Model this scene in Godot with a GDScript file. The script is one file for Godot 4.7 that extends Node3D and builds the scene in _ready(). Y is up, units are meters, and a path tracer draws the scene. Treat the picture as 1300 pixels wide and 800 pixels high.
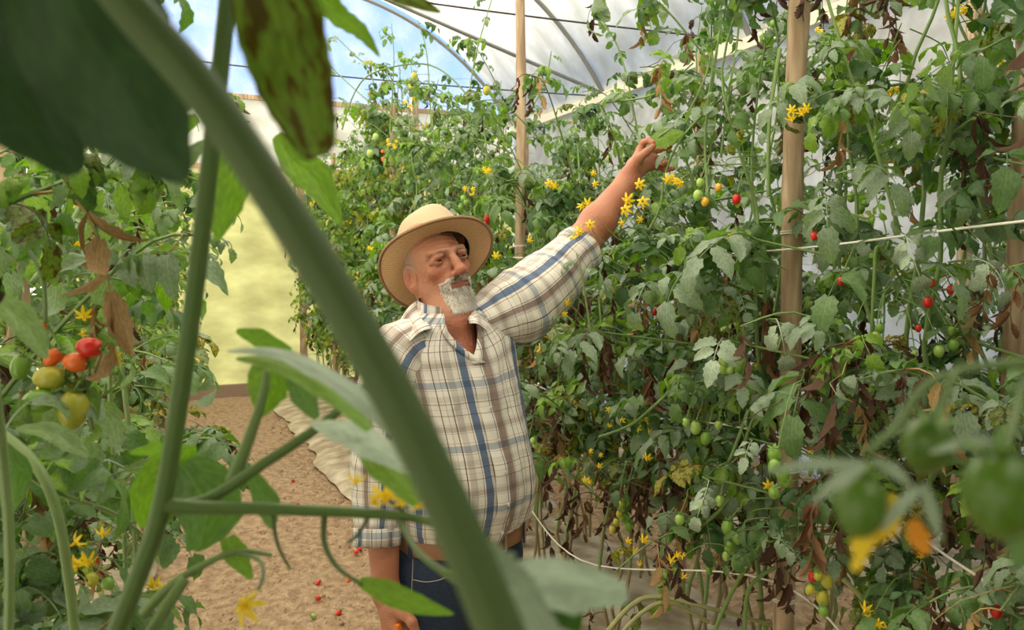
extends Node3D
# A greenhouse aisle between two rows of tomato plants; an old man in a straw hat reaches for a leaf.

var CAM := Vector3(0, 1.55, 0)
var R: Vector3
var U: Vector3
var F: Vector3
var FH: Vector3
var rng := RandomNumberGenerator.new()
var M := {}
var used := {}


# ---------------------------------------------------------------- helpers
class MB:
	var v := PackedVector3Array()
	var uv := PackedVector2Array()
	var c := PackedColorArray()
	var ix := PackedInt32Array()
	var col := Color.WHITE

	func add(p: Vector3, t := Vector2.ZERO) -> int:
		v.append(p)
		uv.append(t)
		c.append(col)
		return v.size() - 1

	func tri(a: int, b: int, d: int) -> void:
		ix.append(a)
		ix.append(b)
		ix.append(d)

	func quad(a: int, b: int, d: int, e: int) -> void:
		tri(a, b, d)
		tri(a, d, e)

	func tube(pts: PackedVector3Array, rad: PackedFloat32Array, sides := 6, cols := PackedColorArray()) -> void:
		var n := pts.size()
		var t0 := (pts[1] - pts[0]).normalized()
		var side := t0.cross(Vector3.UP if absf(t0.y) < 0.9 else Vector3.RIGHT).normalized()
		var first := v.size()
		var run := 0.0
		for i in n:
			var t := (pts[mini(i + 1, n - 1)] - pts[maxi(i - 1, 0)]).normalized()
			side = (side - t * side.dot(t)).normalized()
			var up := t.cross(side)
			if i > 0:
				run += pts[i].distance_to(pts[i - 1])
			if cols.size() == n:
				col = cols[i]
			for k in sides + 1:
				var a := TAU * k / sides
				add(pts[i] + (side * cos(a) + up * sin(a)) * rad[i], Vector2(float(k) / sides, run))
		for i in n - 1:
			for k in sides:
				var q := first + i * (sides + 1) + k
				quad(q, q + sides + 1, q + sides + 2, q + 1)
		for e in 2:
			var i2 := 0 if e == 0 else n - 1
			var ct := add(pts[i2])
			var fs := first + i2 * (sides + 1)
			for k in sides:
				if e == 0:
					tri(ct, fs + k, fs + k + 1)
				else:
					tri(ct, fs + k + 1, fs + k)

	func grid(nu: int, nv: int, f: Callable) -> void:
		# f(u, v) -> [position, uv], u and v from 0 to 1
		var first := v.size()
		for j in nv + 1:
			for i in nu + 1:
				var o: Array = f.call(float(i) / nu, float(j) / nv)
				if o.size() > 2:
					col = o[2]
				add(o[0], o[1])
		for j in nv:
			for i in nu:
				var q := first + j * (nu + 1) + i
				quad(q, q + 1, q + nu + 2, q + nu + 1)

	func box(at: Vector3, s: Vector3, b := Basis.IDENTITY) -> void:
		for ax in 3:
			for sg in [-1.0, 1.0]:
				var n := Vector3.ZERO
				n[ax] = sg
				var p := Vector3.ZERO
				p[(ax + 1) % 3] = 1.0
				var q := Vector3.ZERO
				q[(ax + 2) % 3] = sg
				var k := []
				for e in [[-1, -1], [1, -1], [1, 1], [-1, 1]]:
					var w: Vector3 = (n + p * e[0] + q * e[1]) * s * 0.5
					k.append(add(at + b * w, Vector2(e[0] * 0.5 + 0.5, e[1] * 0.5 + 0.5)))
				quad(k[0], k[3], k[2], k[1])

	func ellipsoid(at: Vector3, b: Basis, nu := 12, nv := 8) -> void:
		# b maps the unit sphere, its y the pole
		grid(nu, nv, func(s, t):
			var th: float = PI * t
			var ph: float = -TAU * s
			return [at + b * Vector3(sin(th) * cos(ph), cos(th), sin(th) * sin(ph)), Vector2(s, t)])

	func mesh() -> ArrayMesh:
		var nn := PackedVector3Array()
		nn.resize(v.size())
		for i in range(0, ix.size(), 3):
			var a := v[ix[i]]
			var fn := (v[ix[i + 2]] - a).cross(v[ix[i + 1]] - a)
			nn[ix[i]] += fn
			nn[ix[i + 1]] += fn
			nn[ix[i + 2]] += fn
		for i in nn.size():
			nn[i] = nn[i].normalized() if nn[i].length_squared() > 1e-24 else Vector3.UP
		var arr := []
		arr.resize(Mesh.ARRAY_MAX)
		arr[Mesh.ARRAY_VERTEX] = v
		arr[Mesh.ARRAY_NORMAL] = nn
		arr[Mesh.ARRAY_TEX_UV] = uv
		arr[Mesh.ARRAY_COLOR] = c
		arr[Mesh.ARRAY_INDEX] = ix
		var m := ArrayMesh.new()
		m.add_surface_from_arrays(Mesh.PRIMITIVE_TRIANGLES, arr)
		return m

	func weld_ring(first: int, n: int, rows: int) -> void:
		# same normal at both ends of a closed ring: copy positions exactly
		for j in rows:
			v[first + j * (n + 1) + n] = v[first + j * (n + 1)]


func P(px: float, py: float, d: float) -> Vector3:
	return CAM + R * ((px - 650.0) * d / 1000.0) + U * ((400.0 - py) * d / 1000.0) + F * d


func W(x: float, y: float, fwd: float) -> Vector3:
	return Vector3(x, y, -fwd)


func proj(p: Vector3) -> Vector3:
	var r := p - CAM
	var d := r.dot(F)
	if d < 0.05:
		return Vector3(-9999, -9999, d)
	return Vector3(650.0 + 1000.0 * r.dot(R) / d, 400.0 - 1000.0 * r.dot(U) / d, d)


func pv(list: Array) -> PackedVector3Array:
	# pixel, pixel, depth triples to a smooth path
	var pts := PackedVector3Array()
	for a in list:
		pts.append(P(a[0], a[1], a[2]))
	return smooth(pts, 5)


func smooth(pts: PackedVector3Array, per := 4) -> PackedVector3Array:
	var o := PackedVector3Array()
	var n := pts.size()
	for i in n - 1:
		var a := pts[maxi(i - 1, 0)]
		var d := pts[mini(i + 2, n - 1)]
		for k in per:
			o.append(pts[i].cubic_interpolate(pts[i + 1], a, d, float(k) / per))
	o.append(pts[n - 1])
	return o


func ramp(n: int, a: float, b: float) -> PackedFloat32Array:
	var o := PackedFloat32Array()
	for i in n:
		o.append(lerpf(a, b, float(i) / maxi(n - 1, 1)))
	return o


func ramps(n: int, vals: Array) -> PackedFloat32Array:
	var o := PackedFloat32Array()
	for i in n:
		var t := float(i) / maxi(n - 1, 1) * (vals.size() - 1)
		var k := mini(int(t), vals.size() - 2)
		o.append(lerpf(vals[k], vals[k + 1], t - k))
	return o


func sc(r: float, g: float, b: float) -> Color:
	return Color(r / 255.0, g / 255.0, b / 255.0)


func sl(r: float, g: float, b: float) -> Color:
	return sc(r, g, b).srgb_to_linear()


func numbered(called: String) -> String:
	used[called] = used.get(called, -1) + 1
	return called if used[called] == 0 else "%s_%03d" % [called, used[called]]


func thing(called: String, label: String, category: String, at := Vector3.ZERO, group := "") -> Node3D:
	var o := Node3D.new()
	o.name = numbered(called)
	add_child(o, true)
	o.position = at
	o.set_meta("label", label)
	o.set_meta("category", category)
	if group:
		o.set_meta("group", group)
	return o


func part(parent: Node3D, called: String, mesh: Mesh, mat: Material) -> MeshInstance3D:
	# mesh given in world places; parent a thing or one of its parts
	var o := MeshInstance3D.new()
	o.name = called
	o.mesh = mesh
	o.material_override = mat
	if parent.get_parent() == self:
		o.position = -parent.position
	parent.add_child(o, true)
	return o


func single(called: String, mesh: Mesh, mat: Material, label: String, category: String, group := "", at := Vector3.ZERO) -> MeshInstance3D:
	var o := MeshInstance3D.new()
	o.name = numbered(called)
	o.mesh = mesh
	o.material_override = mat
	o.position = at
	add_child(o, true)
	o.set_meta("label", label)
	o.set_meta("category", category)
	if group:
		o.set_meta("group", group)
	return o


func struct(called: String, mesh: Mesh, mat: Material) -> MeshInstance3D:
	var o := MeshInstance3D.new()
	o.name = called
	o.mesh = mesh
	o.material_override = mat
	add_child(o, true)
	o.set_meta("kind", "structure")
	return o


# ---------------------------------------------------------------- fields
func cap(p: Vector3, a: Vector3, b: Vector3, ra: float, rb: float) -> float:
	var ba := b - a
	var pa := p - a
	var h := clampf(pa.dot(ba) / ba.length_squared(), 0.0, 1.0)
	return (pa - ba * h).length() - ra - (rb - ra) * h


func smin(a: float, b: float, k: float) -> float:
	var h := maxf(k - absf(a - b), 0.0) / k
	return minf(a, b) - h * h * k * 0.25


func smax(a: float, b: float, k: float) -> float:
	var h := maxf(k - absf(a - b), 0.0) / k
	return maxf(a, b) + h * h * k * 0.25


func ell(p: Vector3, ce: Vector3, r: Vector3) -> float:
	var q := p - ce
	var k0 := (q / r).length()
	var k1 := (q / (r * r)).length()
	return k0 * (k0 - 1.0) / maxf(k1, 1e-6)


func bones_field(p: Vector3, bones: Array, k: float) -> float:
	var d := 1e3
	for b in bones:
		d = smin(d, cap(p, b[0], b[1], b[2], b[3]), b[4] if b.size() > 4 else k)
	return d


func nets(f: Callable, lo: Vector3, hi: Vector3, h: float, mb: MB, xf: Transform3D, colf: Callable) -> void:
	var nx := int((hi.x - lo.x) / h / 4 + 1) * 4 + 1
	var ny := int((hi.y - lo.y) / h / 4 + 1) * 4 + 1
	var nz := int((hi.z - lo.z) / h / 4 + 1) * 4 + 1
	var vals := PackedFloat32Array()
	vals.resize(nx * ny * nz)
	vals.fill(1e3)
	var vert := PackedInt32Array()
	vert.resize(nx * ny * nz)
	vert.fill(-1)
	var sx := 1
	var sy := nx
	var sz := nx * ny
	var blocks := []
	for bz in range(0, nz - 1, 4):
		for by in range(0, ny - 1, 4):
			for bx in range(0, nx - 1, 4):
				var mid: float = f.call(lo + Vector3(bx + 2, by + 2, bz + 2) * h)
				if absf(mid) > h * 5.2:
					continue
				blocks.append(Vector3i(bx, by, bz))
				for z in range(bz, bz + 5):
					for y in range(by, by + 5):
						var q := z * sz + y * sy + bx
						for x in range(bx, bx + 5):
							if vals[q] > 999.0:
								vals[q] = f.call(lo + Vector3(x, y, z) * h)
							q += 1
	var off := [0, sx, sy, sx + sy, sz, sx + sz, sy + sz, sx + sy + sz]
	var corner := [Vector3(0, 0, 0), Vector3(1, 0, 0), Vector3(0, 1, 0), Vector3(1, 1, 0), Vector3(0, 0, 1), Vector3(1, 0, 1), Vector3(0, 1, 1), Vector3(1, 1, 1)]
	var edges := [[0, 1], [2, 3], [4, 5], [6, 7], [0, 2], [1, 3], [4, 6], [5, 7], [0, 4], [1, 5], [2, 6], [3, 7]]
	for b in blocks:
		for z in range(b.z, b.z + 4):
			for y in range(b.y, b.y + 4):
				for x in range(b.x, b.x + 4):
					var q: int = z * sz + y * sy + x
					var neg := 0
					for o in off:
						if vals[q + o] < 0.0:
							neg += 1
					if neg == 0 or neg == 8:
						continue
					var s := Vector3.ZERO
					var n := 0
					for e in edges:
						var a: float = vals[q + off[e[0]]]
						var c: float = vals[q + off[e[1]]]
						if (a < 0.0) != (c < 0.0):
							s += corner[e[0]].lerp(corner[e[1]], a / (a - c))
							n += 1
					var p: Vector3 = lo + (Vector3(x, y, z) + s / n) * h
					mb.col = colf.call(p)
					vert[q] = mb.add(xf * p, Vector2(p.x, p.y))
	for b in blocks:
		for z in range(b.z, b.z + 4):
			for y in range(b.y, b.y + 4):
				for x in range(b.x, b.x + 4):
					var q: int = z * sz + y * sy + x
					if vert[q] < 0:
						continue
					var inside := vals[q] < 0.0
					for ax in 3:
						var o1: int = [sx, sy, sz][ax]
						var o2: int = [sy, sz, sx][ax]
						var o3: int = [sz, sx, sy][ax]
						if [y, z, x][ax] == 0 or [z, x, y][ax] == 0:
							continue
						if (vals[q + o1] < 0.0) == inside or vals[q + o1] > 999.0:
							continue
						var c1 := vert[q - o2]
						var c2 := vert[q - o2 - o3]
						var c3 := vert[q - o3]
						if c1 < 0 or c2 < 0 or c3 < 0:
							continue
						if inside:
							mb.quad(vert[q], c3, c2, c1)
						else:
							mb.quad(vert[q], c1, c2, c3)


# ---------------------------------------------------------------- materials
func mat(called: String, col: Color, rough := 0.7, back := Color.BLACK, vc := false) -> StandardMaterial3D:
	var m := StandardMaterial3D.new()
	m.resource_name = called
	m.albedo_color = col
	m.roughness = rough
	m.cull_mode = BaseMaterial3D.CULL_DISABLED
	if back != Color.BLACK:
		m.backlight_enabled = true
		m.backlight = back
	m.vertex_color_use_as_albedo = vc
	M[called] = m
	return m


func tex(im: Image) -> ImageTexture:
	return ImageTexture.create_from_image(im)


func noise_tex(freq: float, lo: Color, hi: Color, size := 256, seed_ := 1, oct := 4) -> NoiseTexture2D:
	var n := FastNoiseLite.new()
	n.seed = seed_
	n.frequency = freq
	n.fractal_octaves = oct
	var t := NoiseTexture2D.new()
	t.width = size
	t.height = size
	t.seamless = true
	t.noise = n
	var g := Gradient.new()
	g.set_color(0, lo)
	g.set_color(1, hi)
	t.color_ramp = g
	return t


func leaf_image(spots: bool) -> ImageTexture:
	var im := Image.create(256, 256, false, Image.FORMAT_RGB8)
	var n := FastNoiseLite.new()
	n.seed = 5
	n.frequency = 0.03
	n.fractal_octaves = 3
	var n2 := FastNoiseLite.new()
	n2.seed = 9
	n2.frequency = 0.015
	for y in 256:
		for x in 256:
			var u := absf(x / 255.0 - 0.5) * 2.0
			var t := y / 255.0
			var k := 0.86 + 0.12 * n.get_noise_2d(x, y)
			var vein := absf(fposmod((t - u * 0.42) * 6.0, 1.0) - 0.5)
			vein = smoothstep(0.45, 0.5, vein) * (1.0 - u * 0.6)
			var rib := smoothstep(0.06, 0.015, u)
			k += 0.12 * maxf(vein, rib)
			var c := Color(k, k, k * 0.97)
			if spots:
				var s := smoothstep(0.1, 0.45, n2.get_noise_2d(x, y) + u * u * 0.35 + smoothstep(0.75, 1.0, t) * 0.25)
				c = c.lerp(Color(0.62, 0.36, 0.12), s * 0.85)
			im.set_pixel(x, y, c)
	return tex(im)


func plaid_image() -> ImageTexture:
	var sz := 512
	var base := sc(226, 219, 210)
	var stripes := [[0.02, 0.028, sc(96, 62, 62), 0.8], [0.05, 0.155, sc(86, 112, 160), 0.86], [0.165, 0.172, sc(240, 235, 228), 0.8], [0.19, 0.2, sc(150, 96, 70), 0.75],
		[0.345, 0.352, sc(70, 80, 130), 0.8], [0.37, 0.455, sc(138, 112, 104), 0.72], [0.462, 0.47, sc(70, 90, 150), 0.75], [0.485, 0.493, sc(110, 72, 66), 0.6],
		[0.62, 0.634, sc(92, 52, 58), 0.85], [0.72, 0.727, sc(130, 130, 150), 0.6], [0.80, 0.815, sc(92, 52, 58), 0.8], [0.84, 0.935, sc(190, 184, 186), 0.55]]
	var wr := PackedColorArray()
	var wt := PackedColorArray()
	for i in sz:
		var t := float(i) / sz
		var c := Color(1, 1, 1)
		var d := Color(1, 1, 1)
		for s in stripes:
			if t >= s[0] and t < s[1]:
				c = c.lerp(s[2], s[3])
				d = d.lerp(s[2], s[3] * 0.45)
		wr.append(c)
		wt.append(d)
	var im := Image.create(sz, sz, false, Image.FORMAT_RGB8)
	for y in sz:
		for x in sz:
			var w := 0.97 + 0.03 * float((x + y) % 2)
			im.set_pixel(x, y, base * wr[x] * wt[y] * w)
	return tex(im)


func straw_image(wavy: bool) -> ImageTexture:
	var im := Image.create(256, 256, false, Image.FORMAT_RGB8)
	var n := FastNoiseLite.new()
	n.seed = 3
	n.frequency = 0.02
	var n2 := FastNoiseLite.new()
	n2.seed = 4
	n2.frequency = 0.12
	for y in 256:
		for x in 256:
			var k: float
			if wavy:
				var w := sin((y + 2.2 * sin(x * TAU / 64.0) + 6.0 * n.get_noise_2d(x, y)) * TAU / 21.33)
				k = 0.90 + 0.07 * w + 0.1 * n2.get_noise_2d(x * 0.4, y)
				im.set_pixel(x, y, Color(k, k * (0.97 + 0.03 * w), k * (0.93 + 0.06 * w)))
			else:
				k = 0.92 + 0.06 * (sin(x * TAU / 8.0) * sin(y * TAU / 8.0)) + 0.08 * n2.get_noise_2d(x, y)
				im.set_pixel(x, y, Color(k, k * 0.99, k * 0.97))
	return tex(im)


func make_materials() -> void:
	var lt := leaf_image(false)
	var ls := leaf_image(true)
	# leaf colours: reflected share and the share that shines through
	for a in [["leaf_mid", 124, 158, 102, 0], ["leaf_dusty", 164, 184, 162, 0], ["leaf_dark", 88, 124, 78, 0], ["leaf_bright", 154, 190, 80, 0], ["leaf_yellowing", 190, 190, 84, 1], ["leaf_yellow", 226, 200, 70, 1], ["leaf_spotted", 130, 150, 76, 1]]:
		var m := mat(a[0], sc(a[1], a[2], a[3]), 0.46, Color(0.78, 0.92, 0.3))
		m.albedo_texture = ls if a[4] else lt
	for a in [["leaf_dry", 128, 88, 58], ["leaf_brown", 92, 62, 46], ["leaf_tan", 176, 142, 96]]:
		var m := mat(a[0], sc(a[1], a[2], a[3]), 0.85, Color(0.45, 0.3, 0.15))
		m.albedo_texture = lt
	var mi := mat("leaf_tinted", Color.WHITE, 0.55, Color(0.78, 0.92, 0.3), true)
	mi.albedo_texture = lt
	var ld := mat("leaf_shaded", sc(58, 92, 46), 0.65, Color(0.35, 0.5, 0.12))  # shaded copy of the leaf material: shade put into a darker, duller colour
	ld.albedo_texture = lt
	var lp := mat("leaf_pale", sc(176, 194, 172), 0.6, Color(0.16, 0.2, 0.08))
	lp.albedo_texture = lt
	mat("stem", Color.WHITE, 0.6, Color.BLACK, true)
	mat("fruit", Color.WHITE, 0.22, Color.BLACK, true)
	mat("calyx", sc(112, 146, 72), 0.6, Color(0.3, 0.4, 0.1))
	mat("petal", sc(250, 214, 40), 0.5, Color(0.8, 0.7, 0.1))
	mat("petal_withered", sc(226, 150, 40), 0.7, Color(0.5, 0.3, 0.05))
	# timber
	var wood := mat("wood", sc(208, 184, 156), 0.75)
	wood.albedo_texture = noise_tex(0.02, Color(0.62, 0.56, 0.5), Color(1, 1, 1), 256, 21)
	wood.uv1_triplanar = true
	wood.uv1_world_triplanar = true
	wood.uv1_scale = Vector3(6, 0.7, 6)
	var soil := mat("soil", sc(198, 170, 140), 0.95)
	soil.albedo_texture = noise_tex(0.03, Color(0.66, 0.62, 0.58), Color(1, 1, 1), 512, 22, 5)
	soil.uv1_triplanar = true
	soil.uv1_world_triplanar = true
	soil.uv1_scale = Vector3(0.9, 0.9, 0.9)
	soil.heightmap_enabled = true
	soil.heightmap_texture = noise_tex(0.06, Color.BLACK, Color.WHITE, 512, 23, 4)
	soil.heightmap_scale = 1.6
	mat("clod", sc(172, 142, 112), 0.95)
	var mulch := mat("mulch", sc(226, 218, 204), 0.5)
	mulch.albedo_texture = noise_tex(0.014, Color(0.5, 0.43, 0.35), Color(1.0, 0.99, 0.97), 512, 24, 5)
	mulch.uv1_triplanar = true
	mulch.uv1_world_triplanar = true
	mulch.uv1_scale = Vector3(0.6, 0.6, 0.6)
	# films
	for a in [["film", 243, 237, 221, 31], ["film_yellowed", 226, 220, 144, 32], ["film_white", 232, 228, 208, 33]]:
		var f := mat(a[0], sc(a[1], a[2], a[3]), 0.5, Color(1, 1, 1))
		f.albedo_texture = noise_tex(0.012, Color(0.76, 0.75, 0.71), Color(1, 1, 1), 512, a[4], 5)
		f.uv1_triplanar = true
		f.uv1_world_triplanar = true
		f.uv1_scale = Vector3(0.22, 0.5, 0.5)
	var clear := mat("film_clear", Color(0.95, 0.95, 0.95, 1.0), 0.5, Color(1, 1, 1))
	clear.transparency = BaseMaterial3D.TRANSPARENCY_ALPHA
	clear.albedo_texture = noise_tex(0.012, Color(0.9, 0.9, 0.9, 0.08), Color(1, 1, 1, 0.5), 512, 34, 4)
	clear.uv1_triplanar = true
	clear.uv1_world_triplanar = true
	clear.uv1_scale = Vector3(0.3, 0.3, 0.3)
	var steel := mat("steel", sc(150, 150, 148), 0.45)
	steel.metallic = 0.55
	mat("wire", sc(52, 50, 48), 0.6)
	mat("beam", sc(226, 218, 200), 0.7)
	mat("curb", sc(150, 128, 112), 0.9)
	mat("string", sc(236, 232, 224), 0.6)
	# the man
	var skin := mat("skin", Color.WHITE, 0.5, Color.BLACK, true)
	skin.subsurf_scatter_enabled = true
	skin.subsurf_scatter_strength = 0.06
	skin.heightmap_enabled = true
	skin.heightmap_texture = noise_tex(0.05, Color.BLACK, Color.WHITE, 256, 41, 4)
	skin.heightmap_scale = 0.14
	skin.uv1_triplanar = true
	skin.uv1_scale = Vector3(9, 9, 9)
	var shirt := mat("shirt", Color.WHITE, 0.85)
	shirt.albedo_texture = plaid_image()
	shirt.rim_enabled = true
	shirt.rim = 0.2
	mat("button", sc(205, 196, 190), 0.35)
	var denim := mat("denim", sc(46, 62, 88), 0.85)
	denim.albedo_texture = noise_tex(0.08, Color(0.68, 0.7, 0.74), Color(1, 1, 1), 256, 42, 4)
	denim.uv1_triplanar = true
	denim.uv1_scale = Vector3(5, 5, 5)
	mat("thread", sc(176, 168, 160), 0.8)
	mat("leather", sc(140, 96, 66), 0.5)
	mat("metal_buckle", sc(180, 170, 150), 0.35).metallic = 0.8
	var crown := mat("hat_cloth", sc(212, 192, 162), 0.85, Color(0.12, 0.1, 0.07))
	crown.albedo_texture = straw_image(false)
	crown.uv1_scale = Vector3(10, 4, 1)
	var brim := mat("hat_straw", sc(252, 214, 168), 0.8, Color(0.7, 0.6, 0.5))
	brim.albedo_texture = straw_image(true)
	mat("hat_trim", sc(146, 112, 82), 0.8)
	mat("sweatband", sc(34, 30, 28), 0.8)
	mat("hair", Color.WHITE, 0.6, Color.BLACK, true)
	mat("eye", Color.WHITE, 0.12, Color.BLACK, true)
	mat("shoe", sc(70, 52, 40), 0.6)
	mat("orange_plastic", sc(226, 120, 30), 0.4)
	mat("blade", sc(150, 150, 150), 0.3).metallic = 0.9


# ---------------------------------------------------------------- the greenhouse
const XL := -1.15
const XR := 4.3
const EAVE := 3.25
const APEX := 4.8
const ENDF := 9.6
const FRONT := -2.4


func arc_y(x: float) -> float:
	var half := (XR - XL) * 0.5
	var rise := APEX - EAVE
	var rad := (half * half + rise * rise) / (2.0 * rise)
	var dx := x - (XL + XR) * 0.5
	return APEX - rad + sqrt(maxf(rad * rad - dx * dx, 0.0))


func wall_panel(y0: float, y1: float, z: float, gable: bool) -> ArrayMesh:
	# a film panel in the plane z, from y0 to y1 or up to the arch
	var mb := MB.new()
	var n := 40
	for i in n + 1:
		var x := lerpf(XL, XR, float(i) / n)
		var top := arc_y(x) if gable else y1
		mb.add(Vector3(x, minf(y0, top), z + 0.006 * sin(i * 1.7)), Vector2(x, y0))
		mb.add(Vector3(x, top, z + 0.004 * sin(i * 2.3 + 1.0)), Vector2(x, top))
	for i in n:
		mb.quad(i * 2, i * 2 + 2, i * 2 + 3, i * 2 + 1)
	return mb.mesh()


func greenhouse() -> void:
	var gn := FastNoiseLite.new()
	gn.seed = 77
	gn.frequency = 1.1
	gn.fractal_octaves = 4
	# ground
	var mb := MB.new()
	mb.grid(90, 190, func(s, t):
		var x := lerpf(XL - 0.05, XR + 0.05, s)
		var z := lerpf(-FRONT + 0.05, -ENDF - 0.05, t)
		var y := 0.028 * gn.get_noise_2d(x * 1.6, z * 1.6) + 0.012 * gn.get_noise_2d(x * 7.0 + 50.0, z * 7.0)
		return [Vector3(x, y - 0.012, z), Vector2(x, z)])
	struct("floor", mb.mesh(), M.soil)
	# roof film, sagging a little between the arches
	mb = MB.new()
	mb.grid(48, 72, func(s, t):
		var x := lerpf(XL, XR, s)
		var fw := lerpf(FRONT, ENDF, t)
		var sag := 0.035 * absf(sin(PI * (fw - 0.5) / 2.275))
		return [W(x, arc_y(x) + 0.03 - sag * (0.4 + 0.6 * sin(PI * s)) + 0.035, fw), Vector2(x, fw)])
	struct("ceiling", mb.mesh(), M.film)
	struct("wall_back", wall_panel(0.1, 2.62, -ENDF, false), M.film_yellowed)
	struct("wall_back_upper", wall_panel(2.62, 3.42, -ENDF, false), M.film_white)
	struct("window_1", wall_panel(3.42, 9.0, -ENDF, true), M.film_clear)
	struct("wall_front", wall_panel(0.0, 3.3, -FRONT, false), M.film)
	struct("wall_front_gable", wall_panel(3.3, 9.0, -FRONT, true), M.film)
	for s in [["wall_left", XL], ["wall_right", XR]]:
		mb = MB.new()
		mb.grid(60, 8, func(a, b): return [W(s[1] + 0.01 * sin(a * 40.0), EAVE * b + 0.12 * b, lerpf(FRONT, ENDF, a)), Vector2(a * 12, b * 3)])
		struct(s[0], mb.mesh(), M.film)
	# curb below the end wall: short timber boards
	mb = MB.new()
	mb.box(W((XL + XR) / 2, 0.055, ENDF - 0.03), Vector3(XR - XL, 0.15, 0.06))
	struct("baseboard_back", mb.mesh(), M.curb)
	# battens across the end wall
	for a in [[3.42, "trim_1"], [2.62, "trim_2"]]:
		mb = MB.new()
		mb.box(W((XL + XR) / 2, a[0], ENDF - 0.03), Vector3(XR - XL - 0.02, 0.055, 0.035))
		struct(a[1], mb.mesh(), M.wood)
	var k := 0
	for x in [0.12, 1.53, 2.93]:
		mb = MB.new()
		mb.box(W(x, 0.1 + 1.75, ENDF - 0.065), Vector3(0.085, 3.5, 0.04))
		single("wall_stud", mb.mesh(), M.wood, ["timber stud on the yellowed end film, left end of the aisle", "timber stud on the end film above the aisle's far end", "timber stud on the end film behind the man's hat, right of the blue sky"][k], "stud", "timber studs of the end wall")
		k += 1
	# arches: bent steel tubes
	k = 0
	var labels := ["curved grey roof tube framing the end gable with the blue sky", "curved grey roof tube crossing the white film, above the man's raised arm", "curved grey roof tube at the top, just left of the bamboo pole", "curved grey roof tube overhead, nearest the camera", "curved grey roof tube behind the camera"]
	for fw in [ENDF - 0.06, 7.25, 5.0, 2.7, 0.4]:
		var pts := PackedVector3Array()
		for i in 41:
			var x := lerpf(XL + 0.03, XR - 0.03, i / 40.0)
			pts.append(W(x, arc_y(x) + (0.0 if k else -0.03), fw))
		mb = MB.new()
		mb.tube(pts, ramp(41, 0.024, 0.024), 8)
		single("roof_arch", mb.mesh(), M.steel, labels[k], "roof tube", "bent roof arches")
		if k > 0 and k < 4:
			mb = MB.new()
			var wp := PackedVector3Array()
			for i in 13:
				var t := i / 12.0
				wp.append(W(lerpf(XL + 0.02, XR - 0.02, t), EAVE + 0.01 - 0.05 * sin(PI * t), fw - 0.03))
			mb.tube(wp, ramp(13, 0.007, 0.007), 5)
			single("tie_wire", mb.mesh(), M.wire, ["dark tie wire strung across behind the tips of the far vines", "dark tie wire strung across the white roof near the top", "dark tie wire strung across overhead, nearest the camera"][k - 1], "wire", "tie wires under the roof")
		k += 1
	mb = MB.new()
	mb.tube(PackedVector3Array([W(1.9, 3.95, 7.2), W(4.25, 3.28, 7.2)]), ramp(2, 0.02, 0.02), 8)
	single("roof_brace", mb.mesh(), M.steel, "straight slanting grey brace tube under the white roof film", "brace")
	# gutter beam along the right eave and its posts
	mb = MB.new()
	mb.box(W(XR - 0.1, EAVE - 0.02, (FRONT + ENDF) / 2), Vector3(0.07, 0.09, ENDF - FRONT - 0.1))
	single("eave_beam", mb.mesh(), M.beam, "pale beam running along the right eave under the roof film", "beam")
	k = 0
	for fw in [0.8, 3.0, 5.4, 8.8]:
		mb = MB.new()
		mb.box(W(XR - 0.2, EAVE * 0.5, fw), Vector3(0.055, EAVE + 0.02, 0.055))
		single("eave_post", mb.mesh(), M.wood, ["square timber post under the right eave, nearest the camera", "square timber post under the right eave behind the bamboo pole", "square timber post under the eave, seen above the raised hand", "farthest square timber post under the right eave"][k], "post", "posts of the right eave")
		k += 1
	# white mulch sheets on the beds
	var beds := [["mulch_sheet", 1.06, 2.22, "white plastic mulch sheet under the right row, beside the sandy aisle"], ["mulch_sheet", -0.95, -0.06, "white plastic mulch sheet under the left row"], ["mulch_sheet", 2.95, 3.95, "white plastic mulch sheet of the far right bed"]]
	for b in beds:
		mb = MB.new()
		mb.grid(22, 220, func(s, t):
			var fw := lerpf(FRONT + 0.15, ENDF - 0.12, t)
			var edge: float = 0.09 * gn.get_noise_2d(fw * 1.1, b[1] * 9.0 + (40.0 if s > 0.5 else 0.0))
			var x: float = lerpf(b[1], b[2], s) + edge * absf(s - 0.5) * 2.0
			var rise: float = 0.075 * pow(maxf(sin(PI * s), 0.0), 0.55)
			var y: float = 0.012 + rise + 0.007 * gn.get_noise_2d(x * 4.0, fw * 2.0) + 0.009 * absf(gn.get_noise_2d(x * 3.0 + 9.0, fw * 3.0)) * (0.3 + sin(PI * s))
			return [W(x, y, fw), Vector2(x, fw)])
		single(b[0], mb.mesh(), M.mulch, b[3], "mulch sheet", "mulch sheets on the beds")
	# loose clods and crumbs of earth in the aisles
	var clod := MB.new()
	clod.grid(7, 4, func(s, t):
		var th: float = PI * t
		var ph: float = -TAU * s
		var r := 1.0 + 0.25 * sin(ph * 3.0 + th * 2.0)
		return [Vector3(sin(th) * cos(ph), cos(th) * 0.7, sin(th) * sin(ph)) * r, Vector2(s, t)])
	var mm := MultiMesh.new()
	mm.transform_format = MultiMesh.TRANSFORM_3D
	mm.mesh = clod.mesh()
	mm.instance_count = 3400
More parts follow.
